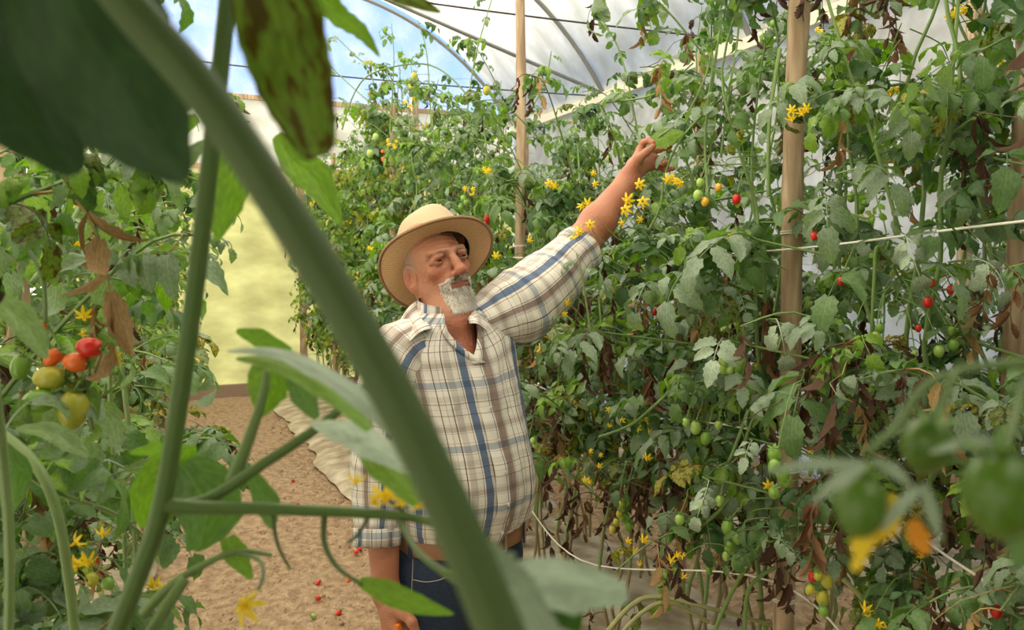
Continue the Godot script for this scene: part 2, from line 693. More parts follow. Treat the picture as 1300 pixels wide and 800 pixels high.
	for i in 3400:
		var x := rng.randf_range(-0.1, 1.15) if i < 2300 else rng.randf_range(2.2, 3.0)
		if i < 700:
			x = 1.02 + rng.randfn(0.0, 0.07)
		var fw := rng.randf_range(1.5, 9.4)
		var s := rng.randf_range(0.002, 0.007) * (1.8 if rng.randf() < 0.08 else 1.0)
		mm.set_instance_transform(i, Transform3D(Basis.from_euler(Vector3(rng.randf() * 6, rng.randf() * 6, 0)).scaled(Vector3.ONE * s), W(x, 0.0, fw)))
	var mo := MultiMeshInstance3D.new()
	mo.name = "earth_crumbs"
	mo.multimesh = mm
	mo.material_override = M.clod
	add_child(mo, true)
	mo.set_meta("kind", "stuff")
	mo.set_meta("label", "loose crumbs of sandy earth scattered on the aisle")
	mo.set_meta("category", "soil")


func pole(x: float, fw: float, h: float, r: float, label: String, lean := 0.0) -> void:
	var mb := MB.new()
	var pts := PackedVector3Array()
	var rad := PackedFloat32Array()
	var n := 44
	for i in n + 1:
		var y := -0.05 + (h + 0.05) * i / n
		pts.append(W(x + lean * y / h + 0.004 * sin(y * 5.0 + x * 9.0), y, fw + 0.004 * sin(y * 4.0 + fw)))
		var nd := fposmod(y + x, 0.46)
		rad.append(r * (1.0 - 0.12 * i / n) * (1.09 if nd < 0.06 else 1.0))
	mb.tube(pts, rad, 14)
	var o := thing("bamboo_pole", label, "pole", W(x, 0, fw), "bamboo support poles")
	part(o, "cane", mb.mesh(), M.wood)
	# string lashings
	for y in [0.62, 0.98, 1.62]:
		if y > h:
			continue
		mb = MB.new()
		var lp := PackedVector3Array()
		for i in 25:
			var a := TAU * i / 24.0 * 2.0
			lp.append(W(x + lean * y / h + cos(a) * (r + 0.003), y + 0.012 * i / 24.0, fw + sin(a) * (r + 0.003)))
		mb.tube(lp, ramp(25, 0.0022, 0.0022), 5)
		part(o, "lashing", mb.mesh(), M.string)


func rope(x0: float, pts_: Array, label: String) -> void:
	var pts := PackedVector3Array()
	for a in pts_:
		pts.append(W(x0 + (a[2] if a.size() > 2 else 0.0), a[1], a[0]))
	pts = smooth(pts, 8)
	var mb := MB.new()
	mb.tube(pts, ramp(pts.size(), 0.0028, 0.0028), 6)
	single("trellis_string", mb.mesh(), M.string, label, "string", "white trellis strings")


# ---------------------------------------------------------------- plants
var LEAVES := []
var DRY := []
var FRUIT: ArrayMesh
var CALYX: ArrayMesh
var FLOWER: ArrayMesh


func leaflet(mb: MB, o: Vector3, dir: Vector3, nrm: Vector3, ln: float, wd: float, droop: float, fold: float, curl: float, r: RandomNumberGenerator, rows := 10) -> void:
	var side := dir.cross(nrm).normalized()
	var p := o
	var d := dir
	var n := nrm
	var first := mb.v.size()
	var ph := r.randf() * 6.0
	var bend := r.randf_range(-0.25, 0.25)
	for i in rows + 1:
		var t := float(i) / rows
		var w := wd * pow(sin(PI * pow(clampf(t * 0.96 + 0.03, 0.0, 1.0), 0.72)), 0.8)
		if i % 2 == 1:
			w *= 0.8
		if i == rows:
			w = 0.0
		for k in 5:
			var s := (k - 2) * 0.5
			var hgt: float = fold * absf(s) * w - curl * s * s * w + 0.2 * w * sin(t * 9.0 + ph + s * 2.0) * absf(s)
			var back := 0.12 * ln * absf(s) * (1.0 - t) * 0.6
			mb.add(p + side * s * w + n * hgt - d * back, Vector2(0.5 + 0.5 * s * (w / wd), t))
		var ax := side
		var st := droop / rows
		d = d.rotated(ax, -st).rotated(n, bend / rows)
		n = n.rotated(ax, -st)
		side = d.cross(n).normalized()
		p += d * ln / rows
	for i in rows:
		for k in 4:
			var q := first + i * 5 + k
			mb.quad(q, q + 1, q + 6, q + 5)


func make_leaf(seed_: int, ln: float, pairs: int, droop: float, wilt: float, lw: float) -> ArrayMesh:
	# a compound leaf growing along +x, its upper side to +y
	var r := RandomNumberGenerator.new()
	r.seed = seed_
	var mb := MB.new()
	var pts := PackedVector3Array()
	var dirs := []
	var p := Vector3.ZERO
	var a := 0.45
	var n := 12
	var yaw := r.randf_range(-0.3, 0.3)
	for i in n + 1:
		var t := float(i) / n
		var d := Vector3(cos(a) * cos(yaw * t), sin(a), cos(a) * sin(yaw * t)).normalized()
		pts.append(p)
		dirs.append(d)
		p += d * ln * 0.72 / n
		a -= droop / n
	mb.tube(pts, ramp(n + 1, 0.0024, 0.0011), 5)
	for q in mb.uv.size():
		mb.uv[q] = Vector2(0.5, 0.5)
	for k in pairs + 1:
		var t := lerpf(0.36, 0.97, float(k) / pairs)
		var at := pts[int(t * n)]
		var d: Vector3 = dirs[int(t * n)]
		var sd := Vector3(-d.z, 0, d.x).normalized()
		var up := sd.cross(d).normalized()
		if up.y < 0.0:
			up = -up
		var size := ln * lw * lerpf(0.85, 1.05, r.randf()) * (0.8 if k == 0 else 1.0)
		if k == pairs:
			leaflet(mb, pts[n], d, up, size * 1.2, size * 0.36, 0.5 + wilt + r.randf() * 0.4, 0.25, 0.15, r)
			continue
		for s in [-1.0, 1.0]:
			if r.randf() < 0.08:
				continue
			var ld: Vector3 = (d * r.randf_range(0.25, 0.6) + sd * s).normalized()
			ld = (ld - up * (wilt * 0.5)).normalized()
			var lu: Vector3 = (up - ld * up.dot(ld)).normalized().rotated(ld, r.randf_range(-0.5, 0.5))
			var pp := PackedVector3Array([at, at + ld * size * 0.14])
			var f0 := mb.v.size()
			mb.tube(pp, ramp(2, 0.001, 0.0008), 4)
			for q in range(f0, mb.v.size()):
				mb.uv[q] = Vector2(0.5, 0.5)
			leaflet(mb, pp[1], ld, lu, size * r.randf_range(0.85, 1.1), size * r.randf_range(0.26, 0.36), 0.4 + wilt + r.randf() * 0.5, r.randf_range(0.15, 0.85), r.randf_range(-0.1, 0.6), r)
	return mb.mesh()


func make_dry(seed_: int, ln: float) -> ArrayMesh:
	# a withered leaf: shrunken, twisted leaflets hanging from a limp stalk
	var r := RandomNumberGenerator.new()
	r.seed = seed_
	var mb := MB.new()
	var pts := PackedVector3Array()
	var p := Vector3.ZERO
	var a := 0.1
	for i in 9:
		pts.append(p)
		p += Vector3(cos(a), sin(a), 0.25 * sin(i * 1.3 + seed_)) * ln / 8.0
		a = maxf(a - 0.42, -1.5)
	mb.tube(pts, ramp(9, 0.0018, 0.001), 4)
	for q in mb.uv.size():
		mb.uv[q] = Vector2(0.5, 0.5)
	for k in 7:
		var at := pts[3 + (k % 6)]
		var ld := Vector3(r.randf_range(-0.6, 0.6), -1.0, r.randf_range(-0.6, 0.6)).normalized()
		var up := ld.cross(Vector3(r.randf_range(-1, 1), 0.1, r.randf_range(-1, 1))).normalized()
		leaflet(mb, at, ld, up, ln * r.randf_range(0.2, 0.36), ln * r.randf_range(0.03, 0.065), r.randf_range(-1.6, 1.8), r.randf_range(0.5, 1.3), r.randf_range(-0.6, 0.8), r, 8)
	return mb.mesh()


func plant_kit() -> void:
	LEAVES = [make_leaf(1, 0.27, 3, 1.1, 0.2, 0.30), make_leaf(2, 0.30, 3, 1.5, 0.5, 0.29), make_leaf(3, 0.24, 2, 0.9, 0.1, 0.36), make_leaf(4, 0.28, 4, 1.6, 0.7, 0.25),
		make_leaf(5, 0.22, 2, 1.8, 0.8, 0.40), make_leaf(6, 0.30, 3, 1.2, 0.3, 0.33), make_leaf(7, 0.20, 3, 1.0, 0.2, 0.27), make_leaf(8, 0.26, 2, 2.1, 0.9, 0.37)]
	DRY = [make_dry(11, 0.16), make_dry(12, 0.2), make_dry(13, 0.13)]
	var mb := MB.new()
	mb.grid(14, 10, func(s, t):
		var th: float = PI * t
		var ph: float = -TAU * s
		var rr := sin(th) * (1.0 + 0.05 * cos(th))
		var y := cos(th) * 1.28 - 0.16 * exp(-pow(th / 0.35, 2.0))
		return [Vector3(rr * cos(ph), y, rr * sin(ph)), Vector2(s, t)])
	FRUIT = mb.mesh()
	mb = MB.new()
	for k in 5:
		var a := TAU * k / 5.0
		var o := Vector3(cos(a), 0, sin(a))
		var sd := Vector3(-sin(a), 0, cos(a))
		var f := mb.v.size()
		var hh := [1.12, 1.22, 1.3, 1.5]
		var ww := [0.12, 0.2, 0.16, 0.0]
		var rr := [0.05, 0.4, 0.8, 1.1]
		for i in 4:
			for s in [-1, 0, 1]:
				mb.add(o * rr[i] + sd * s * ww[i] + Vector3.UP * (hh[i] + 0.04 * absf(s)), Vector2(0.5, 0.5))
		for i in 3:
			for s in 2:
				var q := f + i * 3 + s
				mb.quad(q, q + 1, q + 4, q + 3)
	mb.tube(PackedVector3Array([Vector3(0, 1.0, 0), Vector3(0.08, 1.5, 0), Vector3(0.3, 1.9, 0.1)]), ramp(3, 0.12, 0.09), 6)
	CALYX = mb.mesh()
	mb = MB.new()
	for k in 6:
		var a := TAU * k / 6.0
		var o := Vector3(cos(a), 0, sin(a))
		var sd := Vector3(-sin(a), 0, cos(a))
		var f := mb.v.size()
		var hh := [0.1, 0.16, 0.02, -0.3, -0.5]
		var ww := [0.1, 0.2, 0.2, 0.12, 0.0]
		var rr := [0.08, 0.35, 0.65, 0.95, 1.1]
		for i in 5:
			for s in [-1, 0, 1]:
				mb.add(o * rr[i] + sd * s * ww[i] + Vector3.UP * (hh[i] - 0.05 * absf(s)))
		for i in 4:
			for s in 2:
				var q := f + i * 3 + s
				mb.quad(q, q + 1, q + 4, q + 3)
	mb.tube(PackedVector3Array([Vector3(0, -0.1, 0), Vector3(0, 0.25, 0), Vector3(0, 0.55, 0), Vector3(0, 0.8, 0)]), PackedFloat32Array([0.14, 0.2, 0.14, 0.04]), 6)
	FLOWER = mb.mesh()
	for a in [["fruit_deep", 84, 118, 36], ["fruit_green", 120, 158, 62], ["fruit_pale", 158, 188, 96], ["fruit_turning", 176, 172, 58], ["fruit_yellow", 228, 178, 52], ["fruit_orange", 228, 108, 40], ["fruit_red", 206, 40, 28]]:
		var m := mat(a[0], sc(a[1], a[2], a[3]), 0.28)
		m.subsurf_scatter_enabled = true
		m.subsurf_scatter_strength = 0.15


func place(parent: Node3D, called: String, mesh: Mesh, m: Material, t: Transform3D) -> MeshInstance3D:
	var o := MeshInstance3D.new()
	o.name = called
	o.mesh = mesh
	o.material_override = m
	o.transform = Transform3D(t.basis, t.origin - (parent.position if parent.get_parent() == self else Vector3.ZERO))
	parent.add_child(o, true)
	return o


func tomato(pl: Node3D, at: Vector3, r: float, col: String, tilt: Vector3, label := "", long := 1.0) -> void:
	# tilt: the way its stalk end points
	var y := tilt.normalized()
	var x := y.cross(Vector3(0.3, 0.2, 0.9)).normalized()
	var b := Basis(x, y, x.cross(y))
	var o := place(pl, "tomato", FRUIT, M["fruit_" + col], Transform3D(b * Basis.from_scale(Vector3(r, r * long, r)), at))
	if label:
		o.set_meta("label", label)
	var c := MeshInstance3D.new()
	c.name = "calyx"
	c.mesh = CALYX
	c.material_override = M.calyx
	o.add_child(c, true)


func flower(pl: Node3D, at: Vector3, r: float, face: Vector3, withered := false) -> void:
	var y := face.normalized()
	var x := y.cross(Vector3(0.3, 0.2, 0.9)).normalized()
	place(pl, "flower", FLOWER, M.petal_withered if withered else M.petal, Transform3D(Basis(x, y, x.cross(y)) * Basis.from_scale(Vector3.ONE * r), at))


func stalk(pl: Node3D, called: String, pts: PackedVector3Array, r0: float, r1: float, c0 := Color(0.16, 0.26, 0.07), sides := 6) -> void:
	var mb := MB.new()
	mb.col = c0
	mb.tube(pts, ramp(pts.size(), r0, r1), sides)
	part(pl, called, mb.mesh(), M.stem)


func seg2(p: Vector2, a: Vector2, b: Vector2) -> float:
	var h := clampf((p - a).dot(b - a) / (b - a).length_squared(), 0.0, 1.0)
	return p.distance_to(a + (b - a) * h)


func in_front(p: Vector3) -> bool:
	# close before the lens and inside the picture, with a margin
	var d := (p - CAM).dot(F)
	if d < -0.12 or d > 1.8:
		return false
	var dd := maxf(d, 0.0) + 0.12
	return absf((p - CAM).dot(R)) < dd * 0.72 and (p - CAM).dot(U) < dd * 0.46 and (p - CAM).dot(U) > -dd * 0.5


func blocked(p: Vector3, pad := 0.0) -> bool:
	# nothing but the vines placed by hand may hang close before the lens
	var rel := p - CAM
	if rel.length() < 0.16 or (rel.dot(F) > -0.02 and rel.dot(F) < 0.8 and proj(p + F * 0.04).x > -60.0 and proj(p + F * 0.04).x < 1360.0 and proj(p + F * 0.04).y > -80.0):
		return true
	# keeps the plants out of the man and out of the sight line to him
	var q := proj(p)
	var s := Vector2(q.x, q.y)
	# the two poles that stand clear of the leaves
	if q.z < 2.2 and q.z > 0.8 and absf(q.x - 1008.0 + q.y * 0.02) < 24.0 + pad * 0.6 and q.y < 480.0 and fposmod(q.y, 150.0) < 118.0:
		return true
	if q.z < 4.0 and q.z > 1.0 and absf(q.x - 662.0) < 11.0 + pad * 0.5 and q.y < 325.0 and fposmod(q.y, 120.0) < 95.0:
		return true
	if q.z < 2.35 and q.z > 0.2:
		if q.x > 452 - pad and q.x < 682 + pad and q.y > 255 - pad:
			return true
		if seg2(s, Vector2(640, 395), Vector2(728, 312)) < 48 + pad * 0.5:
			return true
		if seg2(s, Vector2(728, 312), Vector2(800, 228)) < 22 + pad * 0.6 or seg2(s, Vector2(800, 228), Vector2(845, 190)) < 26 + pad * 0.6:
			return true
	return false


func leaf_mat(r: RandomNumberGenerator, hi: float) -> String:
	var k := r.randf()
	if k < 0.27:
		return "leaf_mid"
	if k < 0.60:
		return "leaf_dusty"
	if k < 0.76:
		return "leaf_dark"
	if k < 0.90:
		return "leaf_bright"
	if k < 0.95:
		return "leaf_yellowing" if hi < 0.8 else "leaf_bright"
	return "leaf_spotted"


const TINT := {"leaf_mid": [124, 158, 102], "leaf_dusty": [164, 184, 162], "leaf_dark": [88, 124, 78], "leaf_bright": [154, 190, 80], "leaf_yellowing": [190, 190, 84], "leaf_spotted": [140, 150, 76], "leaf_dry": [128, 88, 58], "leaf_brown": [92, 62, 46]}


func plant(label: String, group: String, x: float, fw: float, h: float, seed_: int, opt := {}) -> Node3D:
	var r := RandomNumberGenerator.new()
	r.seed = seed_
	var near: bool = opt.get("near", true)
	var count: int = opt.get("leaves", 105)
	var dry: int = opt.get("dry", 20)
	var low: float = opt.get("low", 0.72)
	var spread: float = opt.get("spread", 0.34)
	var side: float = opt.get("side", -1.0)      # which way the aisle lies
	var xmin: float = opt.get("xmin", -9.0)
	var xmax: float = opt.get("xmax", 9.0)
	var size: float = opt.get("size", 1.0)
	var root := thing("tomato_plant", label, "tomato plant", W(x, 0, fw), group)
	var mb := MB.new()
	var paths := []
	var green := Color(0.17, 0.27, 0.08)
	var tan := Color(0.24, 0.19, 0.09)
	for s in opt.get("stems", 3):
		var pts := PackedVector3Array()
		var lean := Vector2(r.randf_range(-0.12, 0.12), r.randf_range(-0.12, 0.12))
		var hh := h * r.randf_range(0.82, 1.04)
		var n := int(hh / 0.2) + 1
		for i in n + 1:
			var t := float(i) / n
			pts.append(W(x + r.randfn(0, 0.022) + lean.x * t + 0.05 * (s - 1), hh * t, fw + r.randfn(0, 0.025) + lean.y * t + 0.07 * (s - 1) * (1.0 if t > 0.1 else 0.5)))
		pts = smooth(pts, 3)
		var cols := PackedColorArray()
		for i in pts.size():
			cols.append(tan if pts[i].y + 0.25 * sin(i * 2.3 + seed_) < 0.5 else green)
		mb.tube(pts, ramps(pts.size(), [0.0075, 0.0065, 0.0055, 0.0025]), 6, cols)
		paths.append([pts, 1.0])
	# side shoots
	for s in opt.get("shoots", 11):
		var st: PackedVector3Array = paths[r.randi() % opt.get("stems", 3)][0]
		var y0 := r.randf_range(low * 0.9, h * 0.97)
		var at := st[0]
		for q in st:
			if q.y <= y0:
				at = q
		var a := r.randf() * TAU
		var d := Vector3(cos(a), 0, sin(a))
		if r.randf() < 0.55:
			d = Vector3(side, 0, r.randf_range(-0.8, 0.8)).normalized()
		var ln := r.randf_range(0.5, 1.25) * spread
		var rise := r.randf_range(-0.2, 1.1) if y0 < h * 0.75 else r.randf_range(0.5, 1.5)
		var pts := PackedVector3Array([at, at + d * ln * 0.4 + Vector3.UP * ln * 0.4 * rise, at + d * ln * 0.8 + Vector3.UP * ln * 0.7 * rise, at + d * ln * 1.1 + Vector3.UP * ln * (0.8 * rise - 0.12)])
		if opt.get("clear", false) and (in_front(pts[1]) or in_front(pts[2]) or in_front(pts[3])):
			continue
		if pts[3].x < xmin or pts[3].x > xmax or blocked(pts[3]) or blocked(pts[1]):
			continue
		pts = smooth(pts, 4)
		mb.col = green
		mb.tube(pts, ramp(pts.size(), 0.0038, 0.0018), 5)
		paths.append([pts, 1.6])
	part(root, "stem", mb.mesh(), M.stem)
	# leaves
	var where := []
	var tries := 0
	while where.size() < count and tries < count * 5:
		tries += 1
		var pk: Array = paths[r.randi() % paths.size()]
		var pts: PackedVector3Array = pk[0]
		var i := r.randi() % pts.size()
		var at := pts[i]
		if at.y < low or (at.y < low + 0.25 and r.randf() < 0.5):
			continue
		var a := r.randf() * TAU
		if r.randf() < 0.45:
			a = (PI if side < 0 else 0.0) + r.randf_range(-1.1, 1.1)
		var sz := r.randf_range(0.55, 1.1) * size * (0.72 if at.y > h * 0.9 else 1.0)
		var out := Vector3(cos(a), 0, sin(a))
		var tip := at + out * 0.2 * sz
		if tip.x < xmin or tip.x > xmax or blocked(tip, 12) or blocked(at) or blocked(at + out * 0.1 * sz - Vector3(0, 0.04, 0)):
			continue
		if opt.get("clear", false):
			var hit := false
			for e in 3:
				for g in 3:
					hit = hit or in_front(at + out * (0.16 * e * sz) - Vector3(0, 0.16 * g * sz, 0))
			if hit or at.distance_to(CAM) < 0.36 or at.distance_to(CAM - R * 0.3) < 0.36 or tip.distance_to(CAM - R * 0.3) < 0.3:
				continue
		var b := Basis(Vector3.UP, -a) * Basis.from_euler(Vector3(r.randf_range(-0.55, 0.55), 0, r.randf_range(-0.55, 0.45)))
		where.append([Transform3D(b * Basis.from_scale(Vector3(sz, sz, sz * (1.0 if r.randf() < 0.5 else -1.0))), at), leaf_mat(r, at.y / h) if r.randf() > opt.get("backlit", 0.0) else ["leaf_bright", "leaf_bright", "leaf_yellowing"][r.randi() % 3], r.randi() % LEAVES.size()])  # this share of leaves is coloured brighter, standing for light from behind
	var dries := []
	tries = 0
	while dries.size() < dry and tries < dry * 6:
		tries += 1
		var pts: PackedVector3Array = paths[r.randi() % paths.size()][0]
		var at := pts[r.randi() % pts.size()]
		if at.y < 0.22 or (at.y > low + 0.75 and r.randf() < 0.7) or at.x + 0.1 * side < xmin or blocked(at, 8):
			continue
		var sz := r.randf_range(0.6, 1.35)
		dries.append([Transform3D(Basis(Vector3.UP, r.randf() * TAU) * Basis.from_scale(Vector3.ONE * sz), at), ["leaf_dry", "leaf_brown", "leaf_brown", "leaf_tan"][r.randi() % 4], r.randi() % 3])
	if near:
		for q in where:
			place(root, "leaf", LEAVES[q[2]], M[q[1]], q[0])
		for q in dries:
			place(root, "dry_leaf", DRY[q[2]], M[q[1]], q[0])
	else:
		for kind in 2:
			var list: Array = where if kind == 0 else dries
			if list.is_empty():
				continue
			var mm := MultiMesh.new()
			mm.transform_format = MultiMesh.TRANSFORM_3D
			mm.use_colors = true
			mm.mesh = LEAVES[seed_ % LEAVES.size()] if kind == 0 else DRY[seed_ % 3]
			mm.instance_count = list.size()
			for i in list.size():
				var t: Transform3D = list[i][0]
				mm.set_instance_transform(i, Transform3D(t.basis, t.origin - root.position))
				var c: Array = TINT.get(list[i][1], [150, 120, 80])
				mm.set_instance_color(i, sl(c[0], c[1], c[2]) * r.randf_range(0.85, 1.15))
			var mo := MultiMeshInstance3D.new()
			mo.name = "foliage" if kind == 0 else "dry_foliage"
			mo.multimesh = mm
			mo.material_override = M.leaf_tinted
			mo.set_meta("kind", "stuff")
			root.add_child(mo, true)
	# dead twigs and shrivelled stalks hanging in the tangle
	var tw := MB.new()
	for k in (46 if near else 22):
		var pts: PackedVector3Array = paths[r.randi() % paths.size()][0]
		var at := pts[r.randi() % pts.size()]
		if at.y < 0.2 or at.y > h * 0.92 or blocked(at, 10):
			continue
		var a := r.randf() * TAU
		var dv := Vector3(cos(a), r.randf_range(-0.7, 0.5), sin(a)).normalized()
		var ln := r.randf_range(0.08, 0.3)
		var tp := PackedVector3Array()
		for i in 6:
			tp.append(at)
			at += dv * ln / 5.0
			dv = (dv + Vector3(r.randfn(0, 0.3), r.randfn(-0.12, 0.3), r.randfn(0, 0.3))).normalized()
		if at.x < xmin or at.x > xmax or blocked(at, 10) or blocked(tp[3], 10) or (opt.get("clear", false) and in_front(at)):
			continue
		tw.col = [sl(120, 92, 66), sl(92, 66, 48), sl(150, 128, 88), sl(128, 140, 84)][r.randi() % 4]
		tw.tube(tp, ramp(6, 0.0015, 0.0007), 4)
	if tw.v.size():
		var two := part(root, "dead_twigs", tw.mesh(), M.stem)
		two.set_meta("kind", "stuff")
	# flowers and fruit
	for k in opt.get("flowers", 5):
		var pts: PackedVector3Array = paths[r.randi() % paths.size()][0]
		var at := pts[r.randi() % pts.size()]
		if at.y < low + 0.1 or blocked(at, 14):
			continue
		var a := (PI if side < 0 else 0.0) + r.randf_range(-0.9, 0.9)
		var d := Vector3(cos(a), -0.1, sin(a))
		var tip := at + d * 0.16
		if tip.x < xmin or tip.x > xmax:
			continue
		stalk(root, "flower_stalk", smooth(PackedVector3Array([at, at + d * 0.08 + Vector3.UP * 0.03, tip]), 3), 0.0014, 0.001)
		for j in r.randi_range(2, 4):
			flower(root, tip + Vector3(r.randf_range(-0.03, 0.03), r.randf_range(-0.04, 0.02), r.randf_range(-0.03, 0.03)), r.randf_range(0.009, 0.015), Vector3(side * 0.6 + r.randf_range(-0.5, 0.5), r.randf_range(-0.8, 0.3), 0.5 + r.randf_range(-0.4, 0.4)))
	for k in opt.get("trusses", 3):
		var pts: PackedVector3Array = paths[r.randi() % paths.size()][0]
		var at := pts[r.randi() % pts.size()]
		if at.y < 0.35 or blocked(at, 16):
			continue
		var a := (PI if side < 0 else 0.0) + r.randf_range(-0.8, 0.8)
		var d := Vector3(cos(a), 0.0, sin(a))
		var tip := at + d * 0.15 + Vector3(0, -0.1, 0)
		if tip.x < xmin or tip.x > xmax:
			continue
		stalk(root, "truss_stalk", smooth(PackedVector3Array([at, at + d * 0.09 + Vector3.UP * 0.02, tip]), 3), 0.0022, 0.0014)
		var kind: String = ["green", "green", "pale", "green", "red", "orange", "turning"][r.randi() % 7]
		for j in r.randi_range(2, 5):
			var off := Vector3(r.randf_range(-0.025, 0.025), -0.012 - 0.018 * j, r.randf_range(-0.025, 0.025))
			tomato(root, tip + off, r.randf_range(0.010, 0.014), kind if r.randf() < 0.75 else "green", Vector3(r.randf_range(-0.5, 0.5), 1, r.randf_range(-0.5, 0.5)))
	return root


func truss(pl: Node3D, from: Vector3, fruits: Array, d: float) -> void:
	# fruits: [px, py, radius in px, colour, tilt x, tilt y]
	var mid := Vector3.ZERO
	for f in fruits:
		mid += P(f[0], f[1], d)
	mid /= fruits.size()
	stalk(pl, "truss_stalk", smooth(PackedVector3Array([from, from.lerp(mid, 0.5) + Vector3.UP * 0.03, mid + Vector3.UP * 0.02]), 4), 0.0025, 0.0018)
	for f in fruits:
		var at := P(f[0], f[1], d + (f[6] if f.size() > 6 else 0.0))
		var rr: float = f[2] * d / 1000.0
		var t: Vector3 = (R * f[4] + U * f[5] + F * 0.4).normalized()
		var tp := at + t * rr * 1.6
		stalk(pl, "pedicel", smooth(PackedVector3Array([tp, tp.lerp(mid, 0.5) + Vector3.UP * 0.01, mid + Vector3.UP * 0.02]), 3), 0.0012, 0.0016)
		tomato(pl, at, rr, f[3], t, "", f[7] if f.size() > 7 else 1.0)


const ORD := ["first", "second", "third", "fourth", "fifth", "sixth", "seventh", "eighth", "ninth", "tenth", "eleventh", "twelfth", "thirteenth", "fourteenth", "fifteenth"]


func rows() -> void:
	# support poles
	pole(1.54, 1.62, 2.75, 0.029, "thick bamboo pole in the right row, right of the raised hand", 0.0)
	pole(1.65, 3.60, 3.25, 0.027, "tall bamboo pole in the right row, between hat and raised arm", 0.0)
	pole(1.58, 5.7, 2.7, 0.026, "bamboo pole of the right row, above the man's hat")
	pole(1.56, 7.8, 2.6, 0.026, "farthest bamboo pole of the right row")
	pole(-0.30, 2.1, 1.98, 0.031, "bamboo pole at the left edge among the left row's leaves")
	pole(-0.32, 4.2, 2.0, 0.028, "bamboo pole of the left row, behind the first one")
	pole(-0.32, 6.3, 2.0, 0.028, "bamboo pole in the farther half of the left row")
	pole(1.93, 4.25, 1.3, 0.023, "short bamboo pole beside the man's hip, behind the belt")
	pole(2.02, 2.75, 1.5, 0.026, "short bamboo pole low in the right row, behind the bare stems")
	pole(2.05, 1.35, 2.3, 0.028, "bamboo pole at the right edge of the photo, among the leaves")
	# white strings
	rope(1.50, [[0.3, 1.66, -0.1], [1.0, 1.62, -0.05], [1.62, 1.58, 0.0], [2.6, 1.55, 0.02], [3.62, 1.57, 0.05], [5.7, 1.56, 0.05], [7.8, 1.56, 0.05], [9.4, 1.56, 0.05]], "white string along the right row at the man's eye height")
	rope(1.50, [[0.3, 0.85, -0.08], [1.0, 0.93, -0.05], [1.62, 1.08, 0.0], [2.6, 0.98, 0.02], [3.62, 1.0, 0.05], [5.7, 1.0, 0.05], [7.8, 1.0, 0.05]], "white string along the right row at waist height")
	rope(1.50, [[0.4, 0.5, -0.15], [1.1, 0.58, -0.08], [1.62, 0.68, 0.0], [2.6, 0.40, -0.05], [3.3, 0.48, 0.0], [3.9, 0.62, 0.05], [5.7, 0.6, 0.05]], "lowest white string slanting between the bare stems")
	# right row, its front line
	var right := [
		[0.55, 2.75, "tomato plant cut off by the right edge of the photo"],
		[0.92, 2.8, "tomato plant between the right edge and the thick bamboo pole, nearest one"],
		[1.30, 2.75, "dense tomato plant just right of the thick bamboo pole"],
		[1.74, 2.55, "tomato plant just left of the thick bamboo pole, beside the red tomato"],
		[2.12, 2.5, "tomato plant whose leaf the man is touching"],
		[2.50, 2.1, "tomato plant beneath the man's raised forearm"],
		[2.90, 2.05, "tomato plant behind the man's raised sleeve"],
		[3.35, 2.15, "tomato plant right behind the man's shoulder, by the tall pole"],
		[3.85, 2.35, "tomato plant just left of the tall bamboo pole"],
		[4.35, 2.5, "tomato plant above and behind the straw hat"],
		[4.9, 2.75, "tall tomato plant above the hat with shoots against the roof"]]
	var k := 0
	for a in right:
		var fw: float = a[0]
		row_plants.append(plant(a[2], "tomato plants of the right row", 1.58 + 0.05 * sin(k * 2.0), fw, a[1], 100 + k, {"leaves": 285 if fw < 3.2 else 240, "dry": 84 if fw < 3.2 else 40, "low": 0.74, "xmin": 1.0, "flowers": 5, "trusses": 3, "shoots": 24, "size": 0.60 if fw < 1.4 else 0.70}))
		k += 1
	for i in 9:
		var fw := 5.4 + i * 0.46
		plant("leafy tomato plant in the right row's far half, %s from the near end" % ORD[i], "far tomato plants of the right row", 1.66 + 0.05 * sin(i * 2.0), fw, [2.9, 2.95, 2.8, 2.7, 2.75, 2.6, 2.6, 2.5, 2.5][i], 140 + i, {"near": false, "leaves": 280, "dry": 24, "low": 0.55, "xmin": 1.25, "flowers": 3, "trusses": 3, "shoots": 24, "backlit": 0.4, "size": 0.75})
	# second line of the same bed
	for i in 15:
		var fw := 0.9 + i * 0.55
		plant("tomato plant in the right bed's second line, %s from the camera" % ORD[i], "second line of the right bed", 2.06, fw, 2.75 - (0.65 if fw > 2.9 and fw < 4.5 else 0.0) + 0.1 * sin(i * 3.0), 180 + i, {"near": false, "size": 0.68, "leaves": 290, "dry": 40, "low": 0.75, "xmin": 1.6, "flowers": 2, "trusses": 2, "shoots": 15, "spread": 0.38})
	# the next bed over
	for i in 12:
		var fw := 0.8 + i * 0.72
		plant("tomato plant in the far bed by the right film wall, %s from the camera" % ORD[i], "far right bed", 3.42, fw, 2.3 + 0.12 * sin(i * 2.2), 220 + i, {"near": false, "leaves": 170, "dry": 20, "low": 0.4, "flowers": 2, "trusses": 2, "shoots": 14, "spread": 0.42})
	# left row
	var left := [
		[1.02, 1.75, "tomato plant at the left edge carrying the ripening cluster"],
		[1.5, 1.8, "tomato plant behind the ripening cluster at the left edge"],
		[2.0, 1.9, "tomato plant at the bamboo pole on the left"],
		[2.45, 2.0, "second tomato plant past the left bamboo pole"],
		[2.95, 2.1, "third tomato plant past the left bamboo pole"],
		[3.45, 2.1, "fourth tomato plant past the left bamboo pole"],
		[4.0, 2.15, "fifth tomato plant past the left pole, leaning into the aisle"]]
	k = 0
